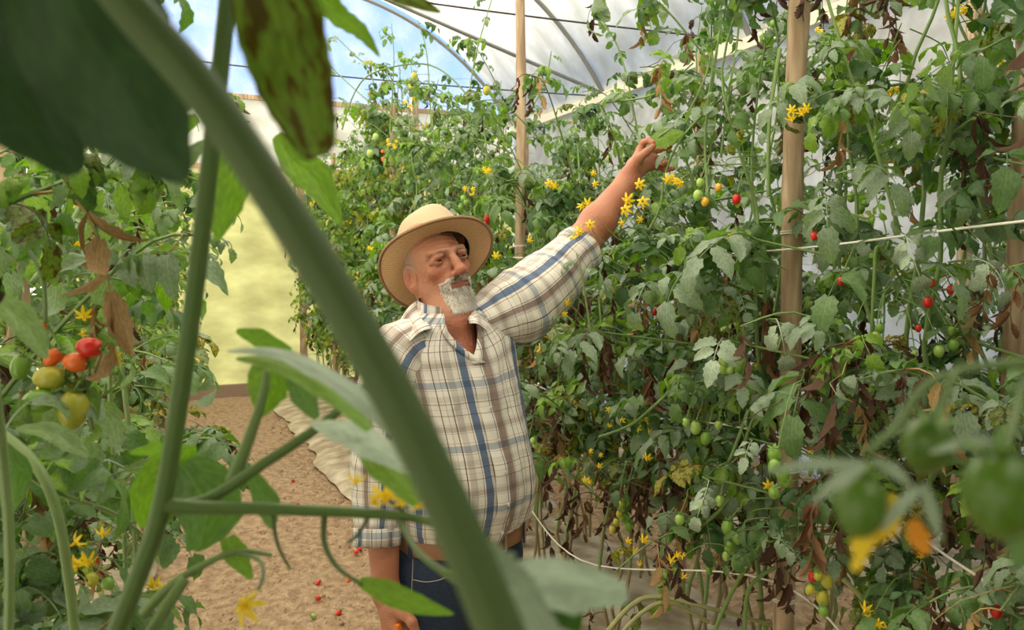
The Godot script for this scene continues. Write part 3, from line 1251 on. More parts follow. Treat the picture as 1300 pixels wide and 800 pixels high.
	for a in left:
		var fw: float = a[0]
		row_plants.append(plant(a[2], "tomato plants of the left row", -0.34 + 0.05 * sin(k * 2.0), fw, a[1], 260 + k, {"leaves": 265, "dry": 40, "low": 0.45, "side": 1.0, "xmax": 0.10 if fw < 2.0 else 0.26, "flowers": 3, "trusses": 2, "shoots": 16, "spread": 0.34, "size": 0.63}))
		k += 1
	for i in 9:
		var fw := 4.6 + i * 0.55
		plant("leafy tomato plant in the left row's far half, %s from the near end" % ORD[i], "far tomato plants of the left row", -0.3, fw, 2.2, 290 + i, {"near": false, "leaves": 230, "dry": 26, "low": 0.4, "side": 1.0, "xmax": 0.36, "flowers": 3, "trusses": 2, "shoots": 18, "backlit": 0.35, "size": 0.78})
	# unseen plants added above the camera to shade the near stems and leaves
	k = 0
	for a in [[-0.46, 0.55, 2.5, "tall added tomato plant leaning over the camera from the left, unseen, shading the foreground", 1.0], [-0.46, 0.1, 2.55, "tall added tomato plant spreading above the camera, unseen, shading the foreground", 1.0]]:
		plant(a[3], "tomato plants behind the camera", a[0], a[1], a[2], 420 + k, {"near": false, "leaves": 300, "dry": 10, "low": 1.3, "side": a[4], "flowers": 0, "trusses": 0, "shoots": 40, "spread": 0.75, "size": 1.25, "clear": true, "xmin": -0.95})
		k += 1
	k = 0  # both rows go on behind the camera
	for a in [[-0.40, 0.35, 2.2, "tomato plant of the left row beside the camera", 1.0], [-0.42, -0.15, 2.3, "tomato plant of the left row just behind the camera", 1.0], [-0.40, -0.7, 2.2, "tomato plant of the left row well behind the camera", 1.0], [-0.40, -1.4, 2.2, "last tomato plant of the left row behind the camera", 1.0], [1.6, -0.1, 2.7, "tomato plant of the right row level with the camera", -1.0], [1.6, -0.8, 2.7, "tomato plant of the right row behind the camera", -1.0]]:
		plant(a[3], "tomato plants behind the camera", a[0], a[1], a[2], 400 + k, {"near": false, "leaves": 260, "dry": 20, "low": 0.5, "side": a[4], "flowers": 0, "trusses": 0, "shoots": 22, "spread": 0.42, "clear": true, "xmin": -0.95})
		k += 1


# ---------------------------------------------------------------- the man
var HEADX: Transform3D      # head space: +x his left, +y up, +z where the face points
var BODYX: Transform3D      # body space, origin on the ground under the belt
var NECK := Vector3.ZERO    # in head space
var CHEST := Vector3.ZERO
var TRAP := [Vector3.ZERO, Vector3.ZERO]
const RINGS := [
	[0.86, 0.150, 0.125, 0.100], [0.90, 0.158, 0.140, 0.104], [0.935, 0.166, 0.160, 0.108], [0.99, 0.172, 0.178, 0.112], [1.05, 0.173, 0.180, 0.115], [1.12, 0.170, 0.165, 0.118],
	[1.19, 0.170, 0.145, 0.122], [1.26, 0.174, 0.128, 0.124], [1.31, 0.176, 0.112, 0.120], [1.35, 0.170, 0.098, 0.112], [1.385, 0.142, 0.084, 0.098], [1.41, 0.105, 0.074, 0.085], [1.43, 0.074, 0.064, 0.070]]


func ring(y: float) -> Vector3:
	var n := RINGS.size()
	if y <= RINGS[0][0]:
		return Vector3(RINGS[0][1], RINGS[0][2], RINGS[0][3])
	for i in n - 1:
		if y <= RINGS[i + 1][0]:
			var t: float = (y - RINGS[i][0]) / (RINGS[i + 1][0] - RINGS[i][0])
			var o := Vector3.ZERO
			for k in 3:
				var a: float = RINGS[maxi(i - 1, 0)][k + 1]
				var d: float = RINGS[mini(i + 2, n - 1)][k + 1]
				o[k] = cubic_interpolate(RINGS[i][k + 1], RINGS[i + 1][k + 1], a, d, t)
			return o
	return Vector3(RINGS[n - 1][1], RINGS[n - 1][2], RINGS[n - 1][3])


func torso_at(th: float, y: float, puff := 0.0) -> Vector3:
	# th 0 is the middle of the front, growing towards his left
	var r := ring(y)
	var c := cos(th)
	var s := sin(th)
	var z := pow(absf(c), 0.88) * signf(c) * ((r.y if c > 0 else r.z) + puff)
	var x := pow(absf(s), 0.88) * signf(s) * (r.x + puff)
	# the raised left arm lifts that shoulder
	var lift := 0.05 * smoothstep(1.2, 1.42, y) * smoothstep(0.03, 0.17, x)
	return Vector3(x - 0.028 * smoothstep(0.98, 1.4, y), y + lift, z)


func head_field(p: Vector3) -> float:
	var q := Vector3(absf(p.x), p.y, p.z)
	var d := ell(p, Vector3(0, 0.032, -0.022), Vector3(0.072, 0.086, 0.091))
	d = smin(d, ell(p, Vector3(0, -0.025, 0.030), Vector3(0.0555, 0.081, 0.060)), 0.03)
	d = smin(d, cap(q, Vector3(0.052, -0.052, 0.0), Vector3(0.020, -0.096, 0.058), 0.019, 0.018), 0.03)
	d = smin(d, ell(p, Vector3(0, -0.098, 0.068), Vector3(0.026, 0.02, 0.022)), 0.02)
	d = smin(d, ell(q, Vector3(0.039, -0.024, 0.062), Vector3(0.017, 0.012, 0.013)), 0.022)       # cheek bones
	d = smin(d, cap(q, Vector3(0.009, 0.017, 0.0905), Vector3(0.044, 0.020, 0.072), 0.0085, 0.0085), 0.012)   # brow ridge
	d = smax(d, -cap(q, Vector3(0.005, 0.010, 0.1035), Vector3(0.006, 0.024, 0.102), 0.0018, 0.0012), 0.004)   # frown line
	d = smax(d, -ell(q, Vector3(0.032, -0.002, 0.1), Vector3(0.018, 0.0115, 0.0165)), 0.012)     # eye sockets
	# lids with a narrow opening
	var e0 := q - Vector3(0.033, -0.001, 0.0745)
	var lid := e0.length() - 0.0152
	var slit := ell(q, Vector3(0.0335, -0.0022 + 0.10 * (q.x - 0.033), 0.0895), Vector3(0.0135, 0.0021, 0.011))
	lid = smax(lid, -slit, 0.0012)
	d = smin(d, lid, 0.003)
	# sagging fold of skin over the outer half of the upper lid
	d = smin(d, cap(q, Vector3(0.022, 0.0088, 0.0885), Vector3(0.036, 0.0074, 0.0868), 0.0042, 0.005), 0.005)
	d = smin(d, cap(q, Vector3(0.036, 0.0074, 0.0868), Vector3(0.051, -0.004, 0.0705), 0.005, 0.0036), 0.005)
	# bags below the eye, with a crease under them
	d = smax(d, -cap(q, Vector3(0.019, -0.0195, 0.090), Vector3(0.045, -0.0210, 0.0785), 0.0008, 0.0006), 0.003)
	# nose: bridge, broad tip, wings, nostrils
	d = smin(d, cap(p, Vector3(0, 0.012, 0.0905), Vector3(0, -0.014, 0.104), 0.0085, 0.0095), 0.010)
	d = smin(d, cap(p, Vector3(0, -0.014, 0.104), Vector3(0, -0.036, 0.1145), 0.0092, 0.0125), 0.008)
	d = smin(d, ell(p, Vector3(0, -0.038, 0.1185), Vector3(0.0150, 0.0125, 0.0130)), 0.007)
	d = smin(d, ell(q, Vector3(0.0155, -0.0425, 0.104), Vector3(0.0085, 0.0088, 0.0115)), 0.005)
	d = smax(d, -cap(q, Vector3(0.0205, -0.034, 0.107), Vector3(0.0245, -0.046, 0.099), 0.0018, 0.0018), 0.004)
	d = smax(d, -ell(q, Vector3(0.0078, -0.0520, 0.110), Vector3(0.0042, 0.005, 0.006)), 0.003)
	# mouth
	d = smin(d, ell(p, Vector3(0, -0.0595, 0.076), Vector3(0.034, 0.024, 0.024)), 0.014)
	d = smin(d, cap(q, Vector3(0.0, -0.0592, 0.0975), Vector3(0.024, -0.0632, 0.087), 0.0040, 0.0026), 0.004)
	d = smin(d, cap(q, Vector3(0.0, -0.0692, 0.0955), Vector3(0.02, -0.0660, 0.087), 0.0050, 0.0028), 0.004)
	d = smax(d, -cap(q, Vector3(0.0, -0.0642, 0.1025), Vector3(0.029, -0.0632, 0.089), 0.0016, 0.0016), 0.0025)
	# smile fold from the nose wing
	d = smax(d, -cap(q, Vector3(0.0235, -0.036, 0.100), Vector3(0.035, -0.060, 0.0865), 0.0016, 0.0012), 0.005)
	# forehead lines
	if p.z > 0.03 and p.y > 0.028 and p.y < 0.078:
		d += 0.0014 * sin((p.y + 3.0 * p.x * p.x + 0.002 * sin(p.x * 70.0)) * 520.0) * smoothstep(0.028, 0.036, p.y) * smoothstep(0.078, 0.066, p.y)
	# crow's feet
	if q.x > 0.046 and p.z > 0.015 and p.y > -0.04 and p.y < 0.018:
		d += 0.0003 * sin((p.y + (q.x - 0.046) * (p.y + 0.008) * 14.0) * 640.0) * smoothstep(0.046, 0.052, q.x)
	# ears
	var e := q - Vector3(0.0745, -0.020, 0.0)
	e = Vector3(e.x * 0.83 + e.z * 0.56, e.y, e.z * 0.83 - e.x * 0.56)
	var ear := ell(e, Vector3.ZERO, Vector3(0.0085, 0.034, 0.0195))
	ear = smin(ear, ell(e, Vector3(-0.001, -0.027, 0.004), Vector3(0.007, 0.011, 0.009)), 0.008)
	ear = smax(ear, -ell(e, Vector3(0.0085, 0.004, 0.002), Vector3(0.0085, 0.024, 0.0125)), 0.0025)
	ear = smin(ear, cap(e, Vector3(0.001, -0.012, -0.006), Vector3(0.002, 0.016, -0.004), 0.003, 0.003), 0.003)
	d = smin(d, ear, 0.006)
	# neck with its cords, and upper chest
	d = smin(d, cap(p, Vector3(0, -0.06, -0.03), NECK, 0.054, 0.056), 0.025)
	d = smin(d, cap(q, Vector3(0.045, -0.09, -0.015), Vector3(absf(NECK.x) + 0.012, NECK.y - 0.01, NECK.z + 0.052), 0.012, 0.010), 0.014)
	d = smin(d, cap(p, Vector3(0, -0.105, 0.045), NECK + Vector3(0, 0.01, 0.045), 0.014, 0.014), 0.02)
	d = smin(d, cap(p, NECK, CHEST, 0.06, 0.07), 0.03)
	d = smin(d, cap(p, NECK, TRAP[0], 0.05, 0.04), 0.03)
	d = smin(d, cap(p, NECK, TRAP[1], 0.05, 0.04), 0.03)
	return d


func beard_mask(p: Vector3) -> float:
	var ax := absf(p.x)
	if p.z < 0.04 or p.y > -0.0495 or p.y < -0.128:
		return 0.0
	if p.y > -0.0575 and ax < 0.036 - (p.y + 0.058) * 0.8 and p.z > 0.07:
		return 1.0 if not (ax < 0.007 and p.y > -0.052) else 0.5
	if ax > 0.0245 and ax < 0.040 and p.y <= -0.054:
		return 1.0
	if p.y < -0.088 and ax < 0.042:
		return 1.0
	if p.y < -0.074 and ax < 0.026:
		return 0.45
	return 0.0


func skin_col(p: Vector3) -> Color:
	var ax := absf(p.x)
	var c := sl(170, 113, 86)
	var red := sl(168, 86, 68)
	var k := 0.55 * exp(-pow((p - Vector3(0, -0.036, 0.115)).length() / 0.022, 2.0))
	k += 0.5 * exp(-pow((Vector3(ax, p.y, p.z) - Vector3(0.045, -0.036, 0.075)).length() / 0.026, 2.0))
	k += 0.5 * smoothstep(0.07, 0.08, ax) * smoothstep(-0.06, -0.04, p.y)
	k += 0.45 * smoothstep(-0.11, -0.16, p.y)
	c = c.lerp(red, clampf(k, 0.0, 0.8))
	if ax < 0.024 and p.z > 0.085 and p.y < -0.0575 and p.y > -0.0725:
		c = sl(170, 104, 90)
	if beard_mask(p) > 0.5:
		c = sl(186, 172, 160)
	var spot := sin(p.x * 310.0 + p.y * 170.0) * sin(p.y * 260.0 - p.z * 190.0) + 0.6 * sin(p.z * 520.0 + p.x * 410.0)
	if spot > 1.2:
		c = c.lerp(sl(160, 96, 74), 0.2)
	c = c.lerp(sl(124, 112, 100), 0.5 * smoothstep(0.05, 0.064, ax) * smoothstep(0.030, 0.012, p.z) * smoothstep(-0.012, 0.008, p.y))
	return c


func limb_field(p: Vector3, bones: Array) -> float:
	return bones_field(p, bones, 0.012)


func sleeve(pts: PackedVector3Array, rad: PackedFloat32Array, seed_: int) -> ArrayMesh:
	# cloth tube with creases running round it
	var n := FastNoiseLite.new()
	n.seed = seed_
	n.frequency = 1.0
	var mb := MB.new()
	var cnt := pts.size()
	var su := 40
	var side := Vector3.UP.cross(pts[1] - pts[0]).normalized()
	if side.length() < 0.1:
		side = R
	var run := 0.0
	for i in cnt:
		var t := (pts[mini(i + 1, cnt - 1)] - pts[maxi(i - 1, 0)]).normalized()
		side = (side - t * side.dot(t)).normalized()
		var up := t.cross(side)
		if i > 0:
			run += pts[i].distance_to(pts[i - 1])
		for k in su + 1:
			var a := TAU * (k % su) / su
			var cr := n.get_noise_3d(cos(a) * 0.9 + run * 9.0, sin(a) * 0.9 - run * 6.0, run * 16.0)
			cr = 1.0 - 2.2 * absf(cr)
			var big := n.get_noise_3d(cos(a) * 0.7 + 20.0, sin(a) * 0.7, run * 6.0)
			var rr := rad[i] + 0.0055 * cr + 0.009 * big
			mb.add(pts[i] + (side * cos(a) + up * sin(a)) * rr, Vector2(TAU * 0.065 * k / su, run) / 0.135)
	for i in cnt - 1:
		for k in su:
			var q := i * (su + 1) + k
			mb.quad(q, q + su + 1, q + su + 2, q + 1)
	return mb.mesh()


func strands(mb: MB, p: Vector3, nrm: Vector3, dir: Vector3, ln: float, w: float) -> void:
	var sd := dir.cross(nrm).normalized() * w
	var a := p
	var d := (nrm * 0.7 + dir).normalized()
	var i0 := -1
	for k in 4:
		var ww := sd * (1.0 - k / 3.2)
		var x := mb.add(a - ww)
		mb.add(a + ww)
		if i0 >= 0:
			mb.quad(i0, i0 + 1, x + 1, x)
		i0 = x
		a += d * ln / 3.0
		d = (d + dir * 0.5 - nrm * 0.22).normalized()


func man() -> void:
	var turn := deg_to_rad(40.0)
	var fb := (-FH * cos(turn) + R * sin(turn)).normalized()
	var bl := Vector3.UP.cross(fb).normalized()
	var bc := P(586, 672, 1.92)
	var base := Vector3(bc.x, 0.0, bc.z) - fb * 0.02
	BODYX = Transform3D(Basis(bl, Vector3.UP, fb), base)
	var hy := deg_to_rad(31.0)
	var hf := (-FH * cos(hy) + R * sin(hy)).normalized()
	var hb := Basis(Vector3.UP.cross(hf), Vector3.UP, hf) * Basis(Vector3.RIGHT, deg_to_rad(-13.0)) * Basis(Vector3.BACK, deg_to_rad(11.0))
	HEADX = Transform3D(hb, P(553, 337, 1.94))
	NECK = HEADX.affine_inverse() * (BODYX * Vector3(-0.02, 1.40, 0.0))
	CHEST = HEADX.affine_inverse() * (BODYX * Vector3(-0.02, 1.30, 0.032))
	TRAP = [HEADX.affine_inverse() * (BODYX * Vector3(0.08, 1.38, 0.0)), HEADX.affine_inverse() * (BODYX * Vector3(-0.1, 1.35, 0.0))]
	var root := thing("person", "old man in a straw hat and plaid shirt reaching up to a leaf", "person", base)
	# skin: head, arms and what the clothes cover, one mesh
	var mb := MB.new()
	nets(head_field, Vector3(-0.13, -0.27, -0.14), Vector3(0.13, 0.13, 0.14), 0.0023, mb, HEADX, skin_col)
	var n_head := mb.v.size()
	# raised left arm: elbow, forearm, hand
	var el := P(736, 313, 2.13)
	var wr := P(798, 229, 2.20)
	var pm := P(808, 212, 2.205)
	var k1 := P(813, 190, 2.235)
	var k2 := P(823, 193, 2.245)
	var k3 := P(830, 201, 2.245)
	var k4 := P(833, 211, 2.235)
	var la := [[P(700, 345, 2.07), el, 0.045, 0.047, 0.03], [el, el.lerp(wr, 0.35), 0.046, 0.048, 0.03], [el.lerp(wr, 0.35), wr, 0.047, 0.030, 0.02], [wr, pm, 0.030, 0.026, 0.02],
		[pm, k1, 0.024, 0.0125], [pm, k2, 0.024, 0.012], [pm, k3, 0.024, 0.0115], [pm, k4, 0.024, 0.0105],
		[P(800, 218, 2.185), P(810, 202, 2.168), 0.020, 0.0135], [P(810, 202, 2.168), P(821, 193, 2.160), 0.0135, 0.0108, 0.006], [P(821, 193, 2.160), P(829, 186, 2.168), 0.0105, 0.0085, 0.005],
		[k1, P(817, 181, 2.225), 0.0112, 0.0098, 0.006], [P(817, 181, 2.225), P(824, 178, 2.20), 0.0098, 0.009, 0.005], [P(824, 178, 2.20), P(829, 181, 2.185), 0.0088, 0.0075, 0.004],
		[k2, P(837, 190, 2.255), 0.011, 0.0098, 0.006], [P(837, 190, 2.255), P(845, 187, 2.24), 0.0098, 0.0092, 0.005], [P(845, 187, 2.24), P(850, 186, 2.225), 0.0092, 0.0085, 0.004],
		[k3, P(841, 203, 2.255), 0.0108, 0.0096, 0.006], [P(841, 203, 2.255), P(846, 207, 2.235), 0.0096, 0.0088, 0.005], [P(846, 207, 2.235), P(842, 208, 2.215), 0.0085, 0.0078, 0.004],
		[k4, P(843, 215, 2.25), 0.0098, 0.0086, 0.006], [P(843, 215, 2.25), P(849, 215, 2.235), 0.0086, 0.008, 0.005], [P(849, 215, 2.235), P(854, 214, 2.22), 0.008, 0.0072, 0.004]]
	var arm_col := func(p: Vector3) -> Color:
		var q := proj(p)
		return sl(176, 118, 90).lerp(sl(172, 102, 78), clampf(0.35 + 0.5 * sin(p.x * 60.0 + p.y * 45.0) * 0.5, 0.0, 1.0))
	var lo := el
	var hi := el
	for b in la:
		for e in 2:
			lo = lo.min(b[e] - Vector3.ONE * 0.06)
			hi = hi.max(b[e] + Vector3.ONE * 0.06)
	nets(func(p): return limb_field(p, la), lo, hi, 0.0034, mb, Transform3D.IDENTITY, arm_col)
	# lowered right arm and fist
	var re := P(483, 612, 1.81)
	var rw := P(490, 752, 1.785)
	var ra := [[re, re.lerp(rw, 0.35), 0.040, 0.041, 0.03], [re.lerp(rw, 0.35), rw, 0.040, 0.0285, 0.02], [rw, P(497, 775, 1.78), 0.029, 0.027, 0.02]]
	var fx := [[491, 1.775], [500, 1.757], [510, 1.745], [519, 1.74]]
	for i in 4:
		var kn := P(fx[i][0], 806 + i * 1.5, fx[i][1])
		var m1 := kn + Vector3(0, -0.033, 0) + R * 0.012
		var m2 := m1 + R * 0.02 + F * 0.018 + Vector3(0, 0.012, 0)
		ra.append([P(497, 772, 1.78), kn, 0.024, 0.0135])
		ra.append([kn, m1, 0.0125, 0.0108, 0.005])
		ra.append([m1, m2, 0.0105, 0.009, 0.004])
	ra.append([P(500, 770, 1.762), P(515, 780, 1.735), 0.019, 0.0135])
	ra.append([P(515, 780, 1.735), P(523, 790, 1.722), 0.0130, 0.0115, 0.006])
	ra.append([P(523, 790, 1.722), P(528, 802, 1.722), 0.0112, 0.0095, 0.005])
	lo = re
	hi = re
	for b in ra:
		for e in 2:
			lo = lo.min(b[e] - Vector3.ONE * 0.06)
			hi = hi.max(b[e] + Vector3.ONE * 0.06)
	nets(func(p): return limb_field(p, ra), lo, hi, 0.0034, mb, Transform3D.IDENTITY, arm_col)
	# under the clothes
	var sl_ := BODYX.affine_inverse() * P(648, 398, 2.0)
	var sr_ := BODYX.affine_inverse() * P(508, 455, 1.80)
	var le_ := BODYX.affine_inverse() * el
	var re_ := BODYX.affine_inverse() * re
	var inner := [[Vector3(0, 1.36, -0.01), Vector3(0, 1.1, 0.0), 0.06, 0.10], [Vector3(0, 1.1, 0.0), Vector3(0, 0.88, 0.0), 0.1, 0.09], [Vector3(0, 1.33, -0.01), sl_, 0.05, 0.042], [sl_, le_, 0.04, 0.04], [Vector3(0, 1.33, -0.01), sr_, 0.05, 0.042], [sr_, re_, 0.042, 0.036]]
	for s in [-1.0, 1.0]:
		inner.append([Vector3(0.07 * s, 0.86, 0), Vector3(0.095 * s, 0.48, 0.02), 0.065, 0.045])
		inner.append([Vector3(0.095 * s, 0.48, 0.02), Vector3(0.1 * s, 0.1, -0.01), 0.045, 0.034])
	nets(func(p): return bones_field(p, inner, 0.04), Vector3(-0.4, 0.02, -0.2), Vector3(0.5, 1.65, 0.25), 0.016, mb, BODYX, func(_p): return sl(206, 150, 120))
	part(root, "body", mb.mesh(), M.skin)
	# eyes
	for s in [-1.0, 1.0]:
		var eb := MB.new()
		var gaze := Vector3(0.12, -0.06, 1.0).normalized()
		eb.grid(20, 16, func(u, v):
			var th: float = PI * v
			var ph: float = TAU * u
			var o := Vector3(sin(th) * cos(ph), sin(th) * sin(ph), cos(th))
			var c := sl(140, 112, 102)
			var g := acos(clampf(o.dot(gaze), -1, 1))
			if g < 0.5:
				c = sl(70, 46, 32)
			if g < 0.2:
				c = sl(14, 12, 12)
			return [HEADX * (Vector3(0.033 * s, -0.001, 0.0745) + o * 0.0138), Vector2(u, v), c])
		part(root, "eye", eb.mesh(), M.eye)
	# beard, moustache and brows
	var r := RandomNumberGenerator.new()
	r.seed = 8
	var hb2 := MB.new()
	var inv := HEADX.affine_inverse()
	for i in n_head:
		var p := inv * mb.v[i]
		var k := beard_mask(p)
		if k <= 0.0:
			continue
		var nn := Vector3(head_field(p + Vector3(0.002, 0, 0)) - head_field(p - Vector3(0.002, 0, 0)), head_field(p + Vector3(0, 0.002, 0)) - head_field(p - Vector3(0, 0.002, 0)), head_field(p + Vector3(0, 0, 0.002)) - head_field(p - Vector3(0, 0, 0.002))).normalized()
		for j in 4:
			if r.randf() > k * 0.95:
				continue
			var dir := Vector3(p.x * 6.0 + r.randfn(0, 0.22), -1.0, 0.1 + r.randfn(0, 0.22))
			var ln := r.randf_range(0.008, 0.017)
			if p.y > -0.058:
				dir = Vector3(signf(p.x) * (0.5 + absf(p.x) * 14.0) + r.randfn(0, 0.25), -0.9, 0.1)
				ln = r.randf_range(0.004, 0.007)
			elif absf(p.x) > 0.025 and p.y > -0.085:
				ln = r.randf_range(0.005, 0.010)
			var g := r.randf_range(185, 252)
			hb2.col = sl(g, g * 0.965, g * 0.92) if r.randf() < 0.85 else sl(140, 116, 98)
			strands(hb2, HEADX * (p + Vector3(r.randfn(0, 0.001), r.randfn(0, 0.001), 0)), HEADX.basis * nn, (HEADX.basis * dir).normalized(), ln, 0.00055)
	part(root, "beard", hb2.mesh(), M.hair)
	for s in [-1.0, 1.0]:
		var bb := MB.new()
		for i in 110:
			var t := r.randf()
			var p := Vector3(lerpf(0.012, 0.05, t) * s, 0.0155 + 0.006 * sin(PI * minf(t * 1.1, 1.0)) - 0.007 * t + r.randfn(0, 0.0016), 0.0)
			p.z = 0.12
			for st in 50:
				var dd := head_field(p)
				if dd < 0.0005:
					break
				p.z -= dd * 0.8
			var g := r.randf_range(120, 190)
			bb.col = sl(g, g * 0.9, g * 0.8)
			strands(bb, HEADX * p, HEADX.basis * Vector3(0, 0, 1), (HEADX.basis * Vector3(s, 0.25 - 0.6 * t, 0.0)).normalized(), r.randf_range(0.004, 0.008), 0.0004)
		part(root, "eyebrow", bb.mesh(), M.hair)
	shirt(root)
	trousers(root)
	hat(root)
	# the orange handled tool in his fist
	var tool_ := thing("garden_knife", "orange handled tool held in the man's lowered hand", "tool", P(507, 812, 1.75))
	var tm := MB.new()
	tm.tube(PackedVector3Array([P(505, 793, 1.728), P(508, 812, 1.742), P(510, 840, 1.75)]), PackedFloat32Array([0.008, 0.0095, 0.008]), 10)
	part(tool_, "handle", tm.mesh(), M.orange_plastic)
	tm = MB.new()
	tm.box(P(512, 862, 1.755), Vector3(0.016, 0.075, 0.002), Basis(R, U, -F))
	part(tool_, "blade", tm.mesh(), M.blade)


func on_shirt(px: float, py: float, off: float) -> Vector3:
	# the point of the shirt front under a given sight line, lifted a little
	var inv := BODYX.affine_inverse()
	var d := 1.55
	while d < 2.15:
		var q := inv * P(px, py, d)
		var r := ring(q.y)
		q.x += 0.028 * smoothstep(0.98, 1.4, q.y)
		if pow(absf(q.x) / r.x, 2.27) + pow(absf(q.z) / (r.y if q.z > 0 else r.z), 2.27) < 1.0 and q.y < 1.43:
			break
		d += 0.002
	return P(px, py, d - off)


func shirt(root: Node3D) -> void:
	var n := FastNoiseLite.new()
	n.seed = 51
	n.frequency = 1.0
	var su := 96
	var sv := 72
	var mb := MB.new()
	var vee := func(th: float, y: float) -> bool:
		return y > 1.325 and (th > -(y - 1.325) * 6.0) and (th < (y - 1.325) * 2.6)
	for j in sv + 1:
		var y := lerpf(0.87, 1.43, float(j) / sv)
		for i in su + 1:
			var th := TAU * (i % su) / su - PI
			var x := th * 1.6
			var fold := n.get_noise_3d(cos(th) * 2.2, sin(th) * 2.2 + y * 2.0, y * 5.0)
			fold = 0.5 - absf(fold) * 1.8
			var drape := n.get_noise_3d(cos(th) * 3.4 + y * 1.5, sin(th) * 3.4, y * 1.4 + 30.0)
			var puff := 0.006 + 0.0065 * fold + 0.009 * drape
			# gathers above the belt
			puff += 0.004 * sin(th * 22.0 + sin(th * 5.0) * 2.0) * smoothstep(1.02, 0.9, y)
			if y < 0.93:
				puff = minf(puff, lerpf(-0.002, 0.006, (y - 0.87) / 0.06))
			mb.add(BODYX * torso_at(th, y, puff), Vector2((th + PI) * 0.155 / 0.148, y / 0.14))
	for j in sv:
		var y := lerpf(0.87, 1.43, (j + 0.5) / sv)
		for i in su:
			var th := TAU * (i + 0.5) / su - PI
			if vee.call(th, y):
				continue
			var q := j * (su + 1) + i
			mb.quad(q, q + 1, q + su + 2, q + su + 1)
	var sh := part(root, "shirt", mb.mesh(), M.shirt)
	# front band with buttons
	mb = MB.new()
	mb.grid(4, 40, func(s, t):
		var y := lerpf(0.885, 1.33, t)
		var th := lerpf(-0.075, 0.085, s) * 1.3
		return [BODYX * torso_at(th, y, 0.0125 + 0.002 * sin(t * 31.0) + (-0.004 if s < 0.01 or s > 0.99 else 0.0)), Vector2((th + PI) * 0.155 / 0.148 + 0.04, y / 0.14)])
	part(sh, "placket", mb.mesh(), M.shirt)
	for k in 6:
		var y := 0.93 + k * 0.072
		var at := torso_at(0.01, y, 0.0165)
		mb = MB.new()
		mb.ellipsoid(BODYX * at, BODYX.basis * Basis(Vector3(0.0052, 0, 0), Vector3(0, 0.0052, 0), Vector3(0, 0, 0.0018)), 10, 6)
		part(sh, "button", mb.mesh(), M.button)
	# sleeves, rolled to the elbow
	var rp := pv([[540, 436, 1.83], [510, 452, 1.80], [492, 515, 1.80], [484, 590, 1.81], [481, 650, 1.80], [480, 689, 1.79]])
	part(sh, "sleeve", sleeve(rp, ramps(rp.size(), [0.05, 0.078, 0.076, 0.066, 0.054, 0.043]), 61), M.shirt)
	var lp := pv([[598, 418, 1.92], [632, 402, 1.96], [662, 388, 2.0], [700, 355, 2.07], [722, 330, 2.10], [737, 316, 2.125]])
	part(sh, "sleeve", sleeve(lp, ramps(lp.size(), [0.05, 0.078, 0.094, 0.082, 0.066, 0.056]), 62), M.shirt)
	for c in [[rp, 0.046], [lp, 0.058]]:
		var pts: PackedVector3Array = c[0]
		var a := pts[pts.size() - 1]
		var d := (a - pts[pts.size() - 2]).normalized()
		var cp := PackedVector3Array([a - d * 0.035, a - d * 0.034, a - d * 0.015, a + d * 0.004, a + d * 0.006, a + d * 0.002, a - d * 0.012])
		var rr := PackedFloat32Array()
		for k in [0.0, 0.006, 0.007, 0.0055, 0.003, -0.002, -0.004]:
			rr.append(c[1] + k)
		part(sh, "cuff", sleeve(cp, rr, 63), M.shirt)
	# collar: a stand and two leaves folded over it
	for leaf in [[P(530, 381, 1.925), P(550, 417, -1.0), P(521, 433, -1.0), P(505, 412, 1.825)], [P(590, 386, 1.925), P(596, 411, -1.0), P(617, 419, -1.0), P(619, 396, 1.93)]]:
		var lf: Array = leaf
		var c4 := [lf[0], on_shirt([550, 596][0 if lf[0].distance_to(P(530, 381, 1.925)) < 0.01 else 1], [417, 411][0 if lf[0].distance_to(P(530, 381, 1.925)) < 0.01 else 1], 0.02), Vector3.ZERO, lf[3]]
		c4[2] = on_shirt(521, 433, 0.034) if lf[0].distance_to(P(530, 381, 1.925)) < 0.01 else on_shirt(617, 419, 0.03)
		mb = MB.new()
		mb.grid(12, 10, func(u, v):
			var a: Vector3 = c4[0].lerp(c4[1], u)
			var b: Vector3 = c4[3].lerp(c4[2], u)
			var q := a.lerp(b, v)
			return [q - FH * (0.014 * sin(PI * v) + 0.006 * sin(PI * u)) + Vector3.UP * 0.008 * sin(PI * v), Vector2(u * 0.08, v * 0.07) / 0.14 + Vector2(0.3, 0.1)])
		part(sh, "collar", mb.mesh(), M.shirt)
	for s in [-1.0, 1.0]:
		mb = MB.new()
		mb.grid(26, 4, func(u, v):
			var th: float = lerpf(PI, 0.75, u) * s
			var rr: float = 0.066 - 0.003 * v
			return [BODYX * Vector3(sin(th) * rr * 1.08 - 0.026, 1.405 - 0.012 * u + v * (0.045 + 0.02 * (1.0 - u)) + 0.02 * u * (1.0 if s > 0 else 0.3), cos(th) * rr - 0.004), Vector2(u * 0.2, v * 0.05) / 0.135])
		part(sh, "collar_stand", mb.mesh(), M.shirt)
		# open front edge turned back
		mb = MB.new()
		mb.grid(5, 16, func(u, v):
			var y: float = lerpf(1.318, 1.425, v)
			var th: float = ((y - 1.325) * (6.0 if s < 0 else 2.6) - 0.05) * s
			var p := torso_at(th + s * u * 0.11, y, 0.011 + 0.004 * sin(u * PI))
			return [BODYX * p, Vector2((th + s * u * 0.11 + PI) * 0.155 / 0.148, y / 0.14)])
		part(sh, "facing", mb.mesh(), M.shirt)


